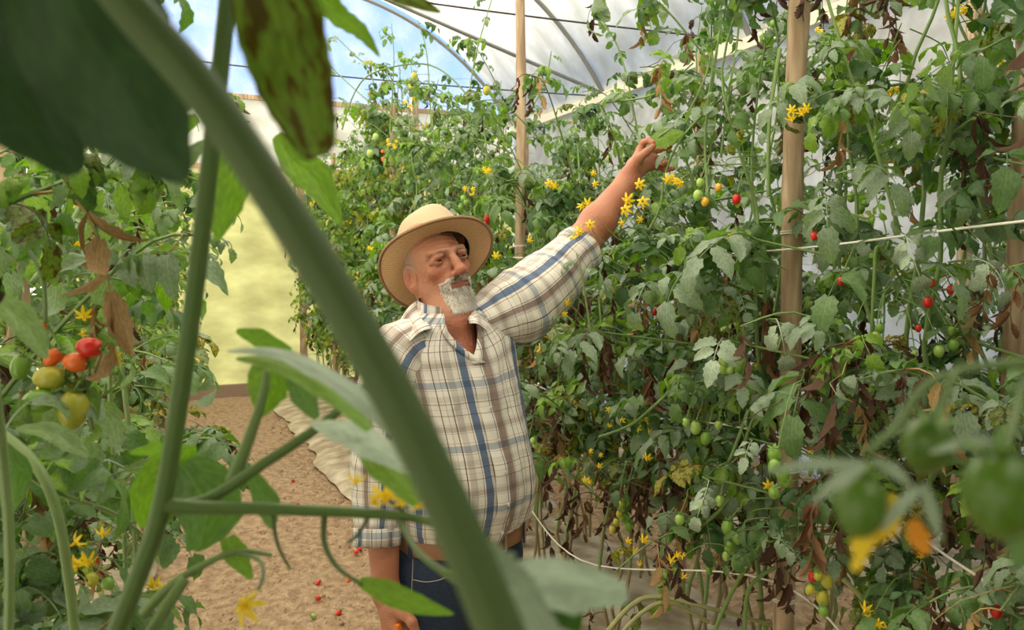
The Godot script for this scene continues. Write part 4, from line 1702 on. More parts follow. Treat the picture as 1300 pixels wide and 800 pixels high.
func jeans_field(p: Vector3) -> float:
	var q := Vector3(absf(p.x), p.y, p.z)
	var d := ell(p, Vector3(0, 0.86, 0.005), Vector3(0.17, 0.2, 0.128))
	d = smin(d, cap(q, Vector3(0.085, 0.80, 0.0), Vector3(0.098, 0.46, 0.02), 0.094, 0.070), 0.035)
	d = smin(d, cap(q, Vector3(0.098, 0.46, 0.02), Vector3(0.105, 0.08, -0.01), 0.070, 0.066), 0.02)
	d += 0.003 * sin(p.y * 60.0 + p.x * 30.0) * smoothstep(0.6, 0.3, p.y)
	d = smax(d, p.y - 0.905, 0.006)
	return smax(d, 0.045 - p.y, 0.006)


func on_jeans(px: float, py: float) -> Vector3:
	# the point of the jeans under a given sight line
	var inv := BODYX.affine_inverse()
	var d := 1.5
	for i in 80:
		var s := jeans_field(inv * P(px, py, d))
		if s < 0.0008:
			break
		d += s * 0.7
	return P(px, py, d - 0.001)


func trousers(root: Node3D) -> void:
	var mb := MB.new()
	nets(jeans_field, Vector3(-0.24, 0.02, -0.18), Vector3(0.24, 0.93, 0.18), 0.011, mb, BODYX, func(_p): return Color.WHITE)
	var jn := part(root, "jeans", mb.mesh(), M.denim)
	for line in [[[524, 706], [524, 722], [523, 740], [522, 770], [521, 800]], [[524, 736], [540, 739], [556, 737], [568, 732]]]:
		var pts := PackedVector3Array()
		for a in line:
			pts.append(on_jeans(a[0], a[1]))
		mb = MB.new()
		pts = smooth(pts, 4)
		mb.tube(pts, ramp(pts.size(), 0.0011, 0.0011), 4)
		part(jn, "seam", mb.mesh(), M.thread)
	# belt
	mb = MB.new()
	mb.grid(64, 3, func(s, t):
		var y := lerpf(0.878, 0.914, t)
		return [BODYX * (torso_at(-TAU * s, 0.90, 0.010 + (0.002 if t > 0.2 and t < 0.8 else 0.0)) * Vector3(1, 0, 1) + Vector3(0, y, 0)), Vector2(s, t)])
	var bt := part(root, "belt", mb.mesh(), M.leather)
	for th in [-0.5, 0.62, -1.3, 1.5]:
		var at := torso_at(th, 0.90, 0.014)
		mb = MB.new()
		mb.box(BODYX * Vector3(at.x, 0.896, at.z), Vector3(0.011, 0.05, 0.003), BODYX.basis * Basis(Vector3.UP, th))
		part(jn, "belt_loop", mb.mesh(), M.denim)
	var fr := torso_at(0.02, 0.90, 0.015)
	mb = MB.new()
	for q in [[0, 0.019, 0.046, 0.006], [0, -0.019, 0.046, 0.006], [-0.022, 0, 0.006, 0.04], [0.022, 0, 0.006, 0.04]]:
		mb.box(BODYX * Vector3(fr.x + q[0], 0.896 + q[1], fr.z), Vector3(q[2], q[3], 0.004), BODYX.basis)
	part(bt, "buckle", mb.mesh(), M.metal_buckle)
	for s in [-1.0, 1.0]:
		mb = MB.new()
		var sf := func(p: Vector3) -> float:
			var d := ell(p, Vector3(0.107 * s, 0.045, 0.06), Vector3(0.048, 0.055, 0.10))
			d = smin(d, ell(p, Vector3(0.105 * s, 0.06, -0.01), Vector3(0.045, 0.07, 0.06)), 0.03)
			return smax(d, -p.y + 0.002, 0.008)
		nets(sf, Vector3(0.105 * s - 0.07, -0.01, -0.1), Vector3(0.105 * s + 0.07, 0.15, 0.18), 0.009, mb, BODYX, func(_p): return Color.WHITE)
		part(root, "shoe", mb.mesh(), M.shoe)


func hat(root: Node3D) -> void:
	var ax := (Vector3.UP * 0.71 + FH * 0.61 - R * 0.36).normalized()
	var hf := HEADX.basis.z
	var fz := (hf - ax * hf.dot(ax)).normalized()
	var fx := ax.cross(fz).normalized()
	var hx := Transform3D(Basis(fx, ax, fz), P(556, 331, 1.965))
	var rx := 0.081
	var rz := 0.101
	var o := Node3D.new()
	o.name = "hat"
	o.position = Vector3.ZERO
	root.add_child(o, true)
	o.position = -root.position
	var brim_y := func(th: float, s: float) -> float:
		return s * s * (0.004 - 0.016 * cos(2.0 * th) + 0.006 * sin(3.0 * th + 1.0)) - 0.004 * s
	var brim := func(th: float, s: float, up: float) -> Vector3:
		return Vector3(sin(th) * lerpf(rx, 0.143, s), brim_y.call(th, s) + up, cos(th) * lerpf(rz, 0.156, s))
	# crown and the upper side of the brim
	var mb := MB.new()
	mb.grid(64, 26, func(u, v):
		var th: float = TAU * u
		if v < 0.25:
			return [hx * brim.call(th, 1.0 - v / 0.25, 0.0022), Vector2(u, v)]
		var t: float = (v - 0.25) / 0.75
		var y := 0.118 * sin(minf(t * 1.25, 1.0) * PI * 0.5)
		var k := 1.0 - 0.46 * t * t * t - 0.02 * t if t < 0.8 else lerpf(0.7485, 0.0, pow((t - 0.8) / 0.2, 1.4))
		var x := sin(th) * rx * k
		var z := cos(th) * rz * k
		y -= 0.022 * exp(-pow(x / 0.026, 2.0)) * smoothstep(0.6, 0.95, t)
		var pinch := smoothstep(0.3, 0.8, t) * smoothstep(0.02, 0.09, z)
		x *= 1.0 - 0.28 * pinch
		return [hx * Vector3(x, y + 0.0022, z), Vector2(u, v)])
	var cr := MeshInstance3D.new()
	cr.name = "crown"
	cr.mesh = mb.mesh()
	cr.material_override = M.hat_cloth
	o.add_child(cr, true)
	mb = MB.new()
	mb.grid(72, 10, func(u, v):
		var p: Vector3 = brim.call(-TAU * u, v, -0.0012)
		return [hx * p, Vector2(p.x * 0.9 + p.z * 0.45, p.z * 0.9 - p.x * 0.45) * 13.0])
	var br := MeshInstance3D.new()
	br.name = "brim"
	br.mesh = mb.mesh()
	br.material_override = M.hat_straw
	o.add_child(br, true)
	mb = MB.new()
	var pts := PackedVector3Array()
	for i in 73:
		pts.append(hx * (brim.call(TAU * i / 72.0, 1.0, 0.0) as Vector3))
	mb.tube(pts, ramp(73, 0.0042, 0.0042), 8)
	var tr := MeshInstance3D.new()
	tr.name = "edge_trim"
	tr.mesh = mb.mesh()
	tr.material_override = M.hat_trim
	o.add_child(tr, true)
	mb = MB.new()
	mb.grid(48, 3, func(u, v):
		var th: float = TAU * u
		return [hx * Vector3(sin(th) * (rx - 0.002), -0.003 + 0.036 * v, cos(th) * (rz - 0.002)), Vector2(u, v)])
	var sw := MeshInstance3D.new()
	sw.name = "sweatband"
	sw.mesh = mb.mesh()
	sw.material_override = M.sweatband
	o.add_child(sw, true)


# ---------------------------------------------------------------- vines close to the lens
func blade(pl: Node3D, mid: Array, half: Array, tilt: float, m: String, cup := 0.25, teeth := 0.12) -> void:
	# a single broad leaflet along a midrib given as pixel, pixel, depth; half widths in pixels
	var pts := pv(mid)
	var n := pts.size()
	var hw := ramps(n, half)
	var mb := MB.new()
	for i in n:
		var t := (pts[mini(i + 1, n - 1)] - pts[maxi(i - 1, 0)]).normalized()
		var see := (pts[i] - CAM).normalized()
		var lat := t.cross(see).normalized().rotated(t, tilt)
		var nrm := lat.cross(t).normalized()
		var d := (pts[i] - CAM).dot(F)
		var w: float = hw[i] * d / 1000.0
		if i % 2 == 1:
			w *= 1.0 - teeth
		for k in 9:
			var s := (k - 4) / 4.0
			mb.add(pts[i] + lat * s * w + nrm * (cup * w * (absf(s) - 0.6 * s * s) + 0.05 * w * sin(i * 1.1 + s * 3.0)), Vector2(0.5 + 0.5 * s, float(i) / (n - 1)))
	for i in n - 1:
		for k in 8:
			var q := i * 9 + k
			mb.quad(q, q + 1, q + 10, q + 9)
	part(pl, "leaf", mb.mesh(), M[m])


func foreground() -> void:
	var sg := Color(0.075, 0.125, 0.035)
	# the thick stem crossing the whole picture
	var a := thing("tomato_vine", "thick blurred green stem slanting across the picture, close to the lens", "tomato plant", Vector3(0.16, 0, -0.42), "vines close to the lens")
	var path := PackedVector3Array([P(40, -170, 0.205), P(150, -10, 0.21), P(262, 122, 0.215), P(400, 330, 0.215), P(522, 545, 0.21), P(612, 745, 0.205), P(660, 880, 0.205), P(700, 1050, 0.23), Vector3(0.15, 1.1, -0.36), Vector3(0.16, 0.5, -0.42), Vector3(0.16, 0.0, -0.42)])
	stalk(a, "stem", smooth(path, 6), 0.0055, 0.0072, sg, 16)
	blade(a, [[40, -90, 0.235], [110, 40, 0.245], [170, 140, 0.25], [236, 230, 0.25]], [70, 105, 82, 6], 0.25, "leaf_shaded", 0.3, 0.05)
	blade(a, [[-90, -60, 0.25], [-20, 60, 0.255], [40, 140, 0.26], [95, 222, 0.26]], [70, 95, 75, 8], -0.3, "leaf_shaded", 0.3, 0.05)
	blade(a, [[610, 760, 0.22], [650, 742, 0.24], [720, 738, 0.25], [797, 752, 0.255]], [12, 36, 46, 14], -0.7, "leaf_pale", 0.3, 0.03)
	blade(a, [[640, 742, 0.23], [690, 762, 0.245], [740, 792, 0.25]], [18, 26, 14], -0.5, "leaf_dark", 0.2, 0.03)
	blade(a, [[600, 690, 0.21], [650, 770, 0.215], [730, 860, 0.22]], [20, 60, 18], -0.6, "leaf_pale", 0.2, 0.03)
	blade(a, [[610, 720, 0.25], [632, 712, 0.26], [655, 704, 0.265]], [6, 12, 2], 0.4, "leaf_pale", 0.2, 0.03)
	# the thinner upright stem with its side branches
	var b := thing("tomato_vine", "upright green stem with side branches on the left, in front of the aisle", "tomato plant", Vector3(-0.22, 0, -0.40), "vines close to the lens")
	var node := [205, 642, 0.44]
	stalk(b, "stem", smooth(PackedVector3Array([P(300, -120, 0.42), P(289, 0, 0.42), P(270, 175, 0.42), P(246, 380, 0.43), P(226, 520, 0.437), P(205, 642, 0.44), P(182, 715, 0.445), P(148, 800, 0.45), P(110, 890, 0.46), Vector3(-0.2, 1.05, -0.42), Vector3(-0.22, 0.5, -0.40), Vector3(-0.22, 0.0, -0.40)]), 6), 0.0045, 0.0058, Color(0.10, 0.17, 0.04), 12)
	stalk(b, "branch", pv([[204, 640, 0.44], [240, 644, 0.44], [330, 646, 0.445], [450, 651, 0.45], [520, 657, 0.45], [560, 668, 0.45]]), 0.0044, 0.0020, Color(0.10, 0.17, 0.04), 10)
	stalk(b, "branch", pv([[206, 646, 0.445], [264, 634, 0.45], [330, 592, 0.45], [402, 544, 0.45], [452, 502, 0.46], [500, 462, 0.47]]), 0.0038, 0.0022, Color(0.10, 0.17, 0.04), 10)
	stalk(b, "branch", pv([[295, 612, 0.46], [315, 560, 0.46], [335, 500, 0.46], [338, 470, 0.46]]), 0.0042, 0.0018, Color(0.17, 0.25, 0.08), 10)
	stalk(b, "branch", pv([[182, 780, 0.5], [215, 745, 0.5], [250, 722, 0.5], [300, 700, 0.5], [345, 705, 0.5]]), 0.0035, 0.0015, Color(0.17, 0.25, 0.08), 8)
	stalk(b, "branch", pv([[150, 880, 0.47], [200, 790, 0.48], [235, 735, 0.49]]), 0.0045, 0.0036, Color(0.17, 0.25, 0.08), 8)
	# drooping tendril ends and their small leaves
	stalk(b, "tendril", pv([[412, 652, 0.45], [412, 690, 0.44], [430, 722, 0.43], [460, 742, 0.42]]), 0.0018, 0.0012, sg)
	blade(b, [[456, 738, 0.42], [490, 752, 0.42], [530, 768, 0.42], [576, 780, 0.42]], [6, 17, 14, 1], 0.4, "leaf_bright", 0.2, 0.03)
	stalk(b, "tendril", pv([[506, 660, 0.45], [530, 700, 0.40], [565, 728, 0.37], [600, 752, 0.35]]), 0.0016, 0.0020, sg)
	stalk(b, "tendril", pv([[345, 648, 0.45], [352, 690, 0.45], [368, 722, 0.45]]), 0.0014, 0.0010, sg)
	stalk(b, "tendril", pv([[470, 652, 0.45], [455, 678, 0.45], [440, 690, 0.45]]), 0.0012, 0.0009, sg)
	blade(b, [[560, 728, 0.37], [590, 738, 0.36], [620, 762, 0.35]], [4, 12, 2], 0.5, "leaf_bright", 0.2, 0.03)
	# broad leaves on the branches
	blade(b, [[288, 446, 0.40], [346, 446, 0.39], [402, 468, 0.38], [459, 506, 0.37], [496, 552, 0.37]], [2, 13, 20, 22, 5], -1.0, "leaf_pale", 0.25, 0.05)
	blade(b, [[300, 455, 0.42], [350, 462, 0.41], [410, 490, 0.40], [470, 545, 0.39]], [3, 12, 20, 8], -0.7, "leaf_bright", 0.2, 0.05)
	blade(b, [[396, 536, 0.42], [440, 547, 0.40], [478, 568, 0.38], [524, 600, 0.37]], [4, 24, 28, 6], -0.8, "leaf_pale", 0.2, 0.04)
	blade(b, [[450, 560, 0.42], [490, 590, 0.41], [530, 640, 0.40]], [6, 26, 8], -0.4, "leaf_bright", 0.2, 0.04)
	blade(b, [[345, 440, 0.47], [342, 475, 0.47], [338, 500, 0.47], [330, 530, 0.47]], [10, 28, 26, 2], 0.2, "leaf_bright", 0.2, 0.06)
	blade(b, [[300, 420, 0.48], [330, 430, 0.48], [370, 445, 0.48]], [3, 14, 3], 0.3, "leaf_bright", 0.2, 0.06)
	blade(b, [[368, 470, 0.46], [384, 500, 0.46], [402, 532, 0.46]], [6, 20, 4], 0.4, "leaf_mid", 0.2, 0.05)
	blade(b, [[230, 590, 0.52], [250, 620, 0.52], [262, 655, 0.52], [248, 700, 0.52]], [20, 46, 46, 4], 0.15, "leaf_mid", 0.3, 0.06)
	blade(b, [[240, 570, 0.53], [215, 600, 0.53], [190, 630, 0.53], [180, 670, 0.53]], [16, 32, 26, 3], -0.3, "leaf_bright", 0.2, 0.06)
	blade(b, [[165, 575, 0.54], [200, 572, 0.54], [250, 570, 0.54]], [2, 12, 4], 0.6, "leaf_bright", 0.2, 0.06)
	blade(b, [[288, 682, 0.5], [300, 705, 0.5], [320, 736, 0.5]], [10, 17, 2], 0.3, "leaf_bright", 0.2, 0.06)
	blade(b, [[318, 600, 0.48], [338, 640, 0.48], [345, 672, 0.48]], [8, 20, 3], 0.5, "leaf_mid", 0.2, 0.06)
	# leaves hanging from the top
	blade(b, [[320, -70, 0.29], [350, 20, 0.29], [372, 100, 0.285], [396, 172, 0.285], [404, 200, 0.285]], [40, 60, 52, 32, 14], 0.2, "leaf_spotted", 0.35, 0.04)
	blade(b, [[395, -30, 0.5], [425, 15, 0.5], [458, 40, 0.5], [482, 72, 0.5]], [18, 16, 11, 1], 0.3, "leaf_bright", 0.2, 0.14)
	blade(b, [[460, -40, 0.4], [505, -10, 0.4], [560, 16, 0.4]], [14, 16, 2], 0.3, "leaf_spotted", 0.2, 0.05)
	blade(b, [[350, 172, 0.6], [372, 205, 0.6], [402, 232, 0.6], [432, 284, 0.6]], [8, 24, 26, 3], 0.55, "leaf_bright", 0.4, 0.05)
	blade(b, [[305, 170, 0.5], [296, 215, 0.5], [285, 262, 0.5], [275, 306, 0.5]], [12, 28, 22, 2], 0.2, "leaf_bright", 0.25, 0.06)
	blade(b, [[250, 150, 0.6], [225, 165, 0.6], [205, 190, 0.6]], [6, 14, 4], 0.2, "leaf_bright", 0.2, 0.06)
	blade(b, [[262, 180, 0.55], [238, 200, 0.55], [222, 232, 0.55]], [6, 16, 4], 0.8, "leaf_dusty", 0.2, 0.06)
	# yellow flowers in front of the sleeve
	for q in [[490, 628, 20, 0.45, 0.2, 0.6], [476, 636, 14, 0.45, -0.5, 0.3], [512, 634, 15, 0.45, 0.5, 0.2], [452, 610, 12, 0.45, 0.0, 0.9], [531, 640, 14, 0.45, 0.6, 0.5], [312, 770, 22, 0.42, -0.3, -0.5]]:
		flower(b, P(q[0], q[1], q[3]), q[2] * q[3] / 1000.0, -F * 0.7 + R * q[4] - U * q[5])
	stalk(b, "flower_stalk", pv([[300, 702, 0.5], [330, 712, 0.48], [332, 740, 0.44], [314, 764, 0.425]]), 0.0014, 0.001, sg)
	stalk(b, "flower_stalk", pv([[520, 657, 0.45], [500, 640, 0.452], [490, 632, 0.453]]), 0.0012, 0.0009, sg)
	# the truss with green fruit at the lower right, very close
	var c := thing("tomato_vine", "out of focus truss of green tomatoes with a withered yellow flower, lower right", "tomato plant", Vector3(0.55, 0, -0.12), "vines close to the lens")
	var gs := Color(0.15, 0.23, 0.08)
	stalk(c, "stem", smooth(PackedVector3Array([P(1420, 300, 0.2244), P(1450, 420, 0.2244), P(1440, 600, 0.2244), P(1460, 900, 0.2376), Vector3(0.50, 0.9, -0.10), Vector3(0.55, 0.0, -0.12)]), 6), 0.005, 0.007, gs, 10)
	stalk(c, "truss_stalk", pv([[1445, 470, 0.2244], [1330, 462, 0.2178], [1240, 466, 0.2145], [1175, 490, 0.2112], [1140, 540, 0.2079], [1100, 575, 0.2046]]), 0.0016, 0.001, gs, 8)
	stalk(c, "pedicel", pv([[1310, 463, 0.2178], [1296, 500, 0.2112], [1285, 545, 0.1980], [1275, 580, 0.1914]]), 0.0012, 0.001, gs, 8)
	stalk(c, "pedicel", pv([[1215, 472, 0.2112], [1200, 500, 0.2079], [1185, 530, 0.2046]]), 0.0011, 0.0009, gs, 8)
	tomato(c, P(1093, 642, 0.2046), 0.0065, "deep", U + R * 0.25 + F * 0.2, "", 1.02)
	tomato(c, P(1178, 566, 0.2178), 0.0070, "deep", U - F * 0.4, "", 0.95)
	tomato(c, P(1270, 628, 0.1914), 0.0088, "deep", U + F * 0.1, "", 0.98)
	# long dried sepals
	for q in [[1090, 590, 970, 598], [1100, 588, 1030, 640], [1110, 585, 1160, 620], [1165, 620, 1120, 675], [1170, 615, 1195, 690], [1262, 560, 1180, 575], [1268, 560, 1262, 640]]:
		blade(c, [[q[0], q[1], 0.2046], [(q[0] + q[2]) * 0.5, (q[1] + q[3]) * 0.5 - 4, 0.2013], [q[2], q[3], 0.1980]], [7, 9, 1], 0.3, "leaf_pale", 0.2, 0.0)
	for q in [[[1128, 628, 0.2046], [1130, 655, 0.2046], [1108, 670, 0.2046], [1084, 725, 0.2046]], [[1120, 650, 0.2079], [1100, 672, 0.2079], [1082, 700, 0.2079]], [[1135, 640, 0.2079], [1128, 668, 0.2046], [1100, 690, 0.2046]]]:
		blade(c, q, [8, 14, 13, 5] if q.size() == 4 else [6, 12, 4], 0.3, "petal", 0.2, 0.0)
	blade(c, [[1160, 660, 0.2178], [1166, 682, 0.2178], [1176, 704, 0.2178]], [6, 14, 5], 0.2, "petal_withered", 0.2, 0.0)
	blade(c, [[1330, 650, 0.2178], [1300, 680, 0.2178], [1290, 720, 0.2178]], [6, 24, 4], 0.2, "leaf_mid", 0.2, 0.0)


# ---------------------------------------------------------------- things placed one by one
var row_plants := []


func nearest(p: Vector3) -> Node3D:
	var best: Node3D = row_plants[0]
	for o in row_plants:
		if Vector2(o.position.x - p.x, o.position.z - p.z).length() < Vector2(best.position.x - p.x, best.position.z - p.z).length():
			best = o
	return best


func ground_at(px: float, py: float) -> Vector3:
	var a := P(px, py, 1.0) - CAM
	return CAM + a * (CAM.y / -a.y)


func shoot(list: Array, r0: float, r1: float, leaves := 0, size := 0.5, col := Color(0.17, 0.26, 0.07), force := false) -> void:
	# a stem placed in view with leaves along it
	var pts := pv(list)
	var pl := nearest(pts[0])
	stalk(pl, "stem", pts, r0, r1, col, 7)
	for i in leaves:
		var at := pts[int(pts.size() * (i + 0.7) / (leaves + 0.8))]
		var a := rng.randf() * TAU
		if not force and blocked(at + Vector3(cos(a), 0, sin(a)) * 0.12 * size, 4):
			continue
		var b := Basis(Vector3.UP, -a) * Basis.from_euler(Vector3(rng.randf_range(-0.4, 0.4), 0, rng.randf_range(-0.4, 0.4)))
		place(pl, "leaf", LEAVES[rng.randi() % LEAVES.size()], M[leaf_mat(rng, 0.9)], Transform3D(b * Basis.from_scale(Vector3.ONE * size * rng.randf_range(0.7, 1.2)), at))


func details() -> void:
	# fruit in the right row: [px, py, radius px, colour, stalk tilt x, y]
	var sets := [
		[2.02, [[912, 238, 4.5, "yellow", 0.2, 1], [886, 248, 6, "pale", 0.2, 1], [889, 232, 5, "pale", 0, 1], [895, 256, 5, "yellow", 0.2, 1], [935, 253, 5.5, "red", 0.1, 1]]],
		[2.0, [[918, 460, 6.5, "pale", 0.1, 1], [930, 463, 6.5, "pale", 0.1, 1], [939, 460, 6, "pale", 0.3, 1], [916, 470, 6.5, "pale", -0.2, 1], [926, 471, 6, "pale", 0.1, 1], [936, 469, 6, "green", 0.1, 1], [898, 443, 4, "pale", 0, 1]]],
		[1.98, [[883, 543, 7, "pale", 0.1, 1], [896, 556, 7, "green", 0.1, 1], [871, 536, 5, "pale", 0.1, 1], [912, 540, 5, "pale", 0.1, 1]]],
		[2.0, [[889, 642, 5, "pale", 0.5, 1], [914, 636, 6, "pale", 0.2, 1], [863, 660, 6, "pale", 0.1, 1]]],
		[1.95, [[924, 670, 8, "green", 0.1, 1], [936, 683, 7, "pale", 0.1, 1], [927, 695, 7.5, "green", 0.1, 1], [922, 706, 5, "pale", 0.1, 1], [934, 716, 6, "green", 0.1, 1], [946, 714, 6, "pale", 0.1, 1]]],
		[1.72, [[1034, 299, 5, "red", 0.1, 1], [1068, 357, 5, "red", 0.1, 1], [1081, 431, 5.5, "red", 0.1, 1]]],
		[1.72, [[1207, 368, 5, "red", 0.1, 1], [1178, 384, 6, "red", 0.1, 1], [1183, 360, 4, "red", 0.3, 1], [1166, 417, 4, "red", 0.1, 1]]],
		[1.68, [[1117, 417, 5.5, "green", 0.1, 1], [1112, 427, 5.5, "pale", 0.1, 1], [1208, 420, 5, "green", 0.1, 1], [1210, 438, 6.5, "green", 0.1, 1], [1192, 446, 6.5, "pale", 0.1, 1], [1161, 449, 4, "pale", 0.1, 1]]],
		[1.55, [[1265, 776, 7.5, "red", 0.1, 1], [1247, 762, 8, "green", 0.1, 1], [1256, 743, 6, "pale", 0.1, 1], [1268, 737, 6, "green", 0.1, 1], [1293, 728, 6, "pale", 0.1, 1], [1281, 756, 4.5, "pale", 0.1, 1]]],
		[1.8, [[1032, 732, 6, "red", 0.1, 1], [1040, 731, 5.5, "red", 0.3, 1], [1021, 523, 4.5, "red", 0.1, 1]]],
		[1.85, [[1121, 109, 6.5, "green", 0.1, 1], [1108, 128, 5, "pale", 0.1, 1], [1245, 217, 8, "green", 0.1, 1], [1212, 105, 6, "pale", 0.1, 1]]],
		[3.1, [[818, 197, 4, "pale", 0.1, 1], [773, 202, 4, "pale", 0.1, 1]]],
		[4.9, [[523, 110, 5, "turning", 0.1, 1], [526, 97, 4.5, "turning", 0.1, 1], [618, 115, 5, "turning", 0.1, 1], [470, 195, 4.5, "pale", 0.1, 1], [477, 174, 4, "pale", 0.1, 1]]],
	]
	for s in sets:
		var d: float = s[0]
		for f in s[1]:
			var at := P(f[0], f[1], d)
			var pl := nearest(at)
			var up := at + Vector3(pl.position.x - at.x, 0.05, pl.position.z - at.z).normalized() * 0.06 + Vector3(0, 0.07, 0)
			stalk(pl, "pedicel", smooth(PackedVector3Array([at + Vector3(0, f[2] * d / 1000.0, 0), at.lerp(up, 0.5) + Vector3(0, 0.015, 0), up, Vector3(lerpf(up.x, pl.position.x, 0.8), up.y + 0.02, lerpf(up.z, pl.position.z, 0.8))]), 3), 0.0012, 0.0016)
			tomato(pl, at, f[2] * d / 1000.0, f[3], R * f[4] + U * f[5], "", 1.0)
	# the ripening cluster at the left edge
	var lc: Node3D = nearest(P(60, 470, 0.86))
	var d0 := 0.86
	var hub := P(108, 500, d0 + 0.01)
	for f in [[50, 418, 9.5, "orange", 0.6, 0.6, "small orange tomato"], [114, 441, 12.5, "red", 1.0, -0.1, "red plum tomato"], [97, 460, 12.5, "orange", 1.0, -0.1, "orange plum tomato"], [67, 454, 10, "orange", 0.5, 0.5, ""],
			[64, 480, 15.5, "turning", 1.0, 0.0, ""], [95, 488, 9.5, "turning", 0.5, 0.5, ""], [50, 509, 15, "green", 1.0, 0.1, ""], [93, 520, 18, "turning", 0.1, 1.0, ""], [26, 466, 12, "green", 0.2, 1.0, ""]]:
		var at := P(f[0], f[1], d0 + rng.randf_range(-0.015, 0.015))
		var t: Vector3 = (R * f[4] + U * f[5]).normalized()
		var rr: float = f[2] * d0 / 1000.0
		stalk(lc, "pedicel", smooth(PackedVector3Array([at + t * rr * 1.25, (at + t * rr * 1.6).lerp(hub, 0.4), hub]), 3), 0.0013, 0.0016)
		tomato(lc, at, rr, f[3], t, f[6], 1.08)
	stalk(lc, "truss_stalk", pv([[118, 545, 0.9], [112, 520, 0.88], [108, 500, 0.87], [104, 470, 0.88], [62, 440, 0.88], [55, 360, 0.88], [30, 310, 0.9], [-20, 270, 0.95]]), 0.0026, 0.0022, Color(0.2, 0.28, 0.12))
	# left stems and leaves in view
	for s in [[[[-40, 525, 0.8], [15, 560, 0.77], [50, 597, 0.75], [72, 650, 0.75], [85, 720, 0.76], [98, 830, 0.78]], 0.0055], [[[148, 225, 1.2], [155, 300, 1.2], [150, 420, 1.2], [165, 560, 1.2], [172, 720, 1.2]], 0.0045], [[[-10, 470, 0.6], [5, 600, 0.62], [12, 700, 0.62], [10, 830, 0.62]], 0.0045],
			[[[135, 360, 1.25], [138, 440, 1.25], [142, 560, 1.25], [155, 640, 1.25], [160, 760, 1.25]], 0.004], [[[-10, 560, 0.8], [60, 620, 0.82], [150, 655, 0.9], [200, 700, 1.0]], 0.003], [[[40, 360, 1.0], [75, 310, 1.05], [110, 250, 1.1], [140, 215, 1.15]], 0.004]]:
		shoot(s[0], s[1], s[1] * 0.8, 3, 0.55, Color(0.2, 0.29, 0.1))
	for q in [[[[0, 385, 0.55], [25, 405, 0.55], [45, 430, 0.55], [58, 455, 0.55]], [14, 24, 18, 4], 0.6, "leaf_dusty"], [[[20, 545, 0.7], [60, 548, 0.7], [85, 560, 0.7], [112, 580, 0.7]], [3, 14, 16, 3], 0.5, "leaf_dusty"], [[[-10, 560, 0.65], [20, 600, 0.65], [10, 650, 0.66]], [8, 20, 6], 0.3, "leaf_mid"]]:
		blade(lc, q[0], q[1], q[2], q[3], 0.3, 0.08)
	for q in [[106, 400, 11, 0.95], [98, 688, 12, 0.85], [110, 713, 13, 0.85], [131, 677, 10, 0.9], [95, 717, 11, 0.85], [105, 424, 8, 0.95], [146, 452, 9, 1.0], [150, 460, 8, 1.0]]:
		flower(nearest(P(q[0], q[1], q[3])), P(q[0], q[1], q[3]), q[2] * q[3] / 1000.0, -F * 0.6 + R * rng.randf_range(-0.5, 0.5) - U * rng.randf_range(0.0, 0.8))
	# yellow flowers in the right row
	for q in [[697, 233, 6, 3.0], [704, 236, 6, 3.0], [812, 234, 8, 2.08], [797, 254, 9, 2.08], [816, 256, 9, 2.08], [794, 266, 9, 2.08], [848, 228, 8, 2.1], [864, 232, 8, 2.1], [790, 283, 5, 2.08], [813, 279, 5, 2.08], [746, 258, 7, 2.5], [738, 262, 6, 2.5], [749, 285, 7, 2.06], [736, 294, 8, 2.06], [726, 304, 8, 2.06], [718, 307, 7, 2.06],
			[692, 394, 7, 1.98], [720, 385, 6, 1.98], [716, 399, 5, 1.98], [780, 253, 6, 2.6], [630, 325, 6, 2.9], [672, 305, 5, 3.0], [1214, 16, 8, 1.85], [1224, 12, 8, 1.85], [1206, 22, 7, 1.85], [1271, 80, 9, 1.8], [1279, 88, 7, 1.8], [928, 302, 7, 1.95], [1029, 573, 5, 1.8], [812, 716, 5, 2.1], [858, 230, 6, 2.1], [1170, 706, 6, 1.7]]:
		var at := P(q[0], q[1], q[3])
		var pl := nearest(at)
		stalk(pl, "flower_stalk", smooth(PackedVector3Array([at, at + Vector3(0.02, 0.02, 0), at + Vector3(0.07, -0.03, 0.01), at + Vector3(0.16, -0.08, 0.02)]), 3), 0.0009, 0.0013)
		flower(pl, at, q[2] * q[3] / 1000.0, -F * 0.8 + R * rng.randf_range(-0.6, 0.6) + U * rng.randf_range(-0.6, 0.4))
	# the leaf between his fingers and the stem it grows on
	var held := nearest(P(840, 180, 2.2))
	shoot([[905, 130, 2.2], [868, 172, 2.19], [852, 200, 2.19], [842, 232, 2.19], [838, 262, 2.18], [824, 292, 2.18]], 0.003, 0.0042, 0)
	blade(held, [[868, 168, 2.185], [850, 172, 2.18], [838, 178, 2.18], [827, 186, 2.18]], [1, 13, 14, 3], 0.4, "leaf_bright", 0.3, 0.1)
	blade(held, [[855, 158, 2.2], [842, 165, 2.19], [829, 178, 2.19]], [1, 7, 2], 1.0, "leaf_dusty", 0.3, 0.1)
	blade(held, [[845, 192, 2.17], [837, 202, 2.165], [833, 214, 2.165]], [1, 5, 1], 0.7, "leaf_dusty", 0.2, 0.1)
	# stems that can be followed by eye
	shoot([[1108, 492, 1.72], [1107, 420, 1.72], [1110, 350, 1.72], [1113, 314, 1.72], [1126, 326, 1.73], [1150, 350, 1.75]], 0.004, 0.0035, 0)
	shoot([[1045, -20, 1.8], [1078, 90, 1.8], [1108, 175, 1.8], [1142, 295, 1.8]], 0.0035, 0.0048, 3)
	shoot([[1218, -20, 1.72], [1206, 130, 1.72], [1192, 250, 1.72]], 0.004, 0.0045, 3)
	shoot([[1300, 120, 1.7], [1240, 148, 1.7], [1180, 190, 1.75]], 0.004, 0.0035, 2)
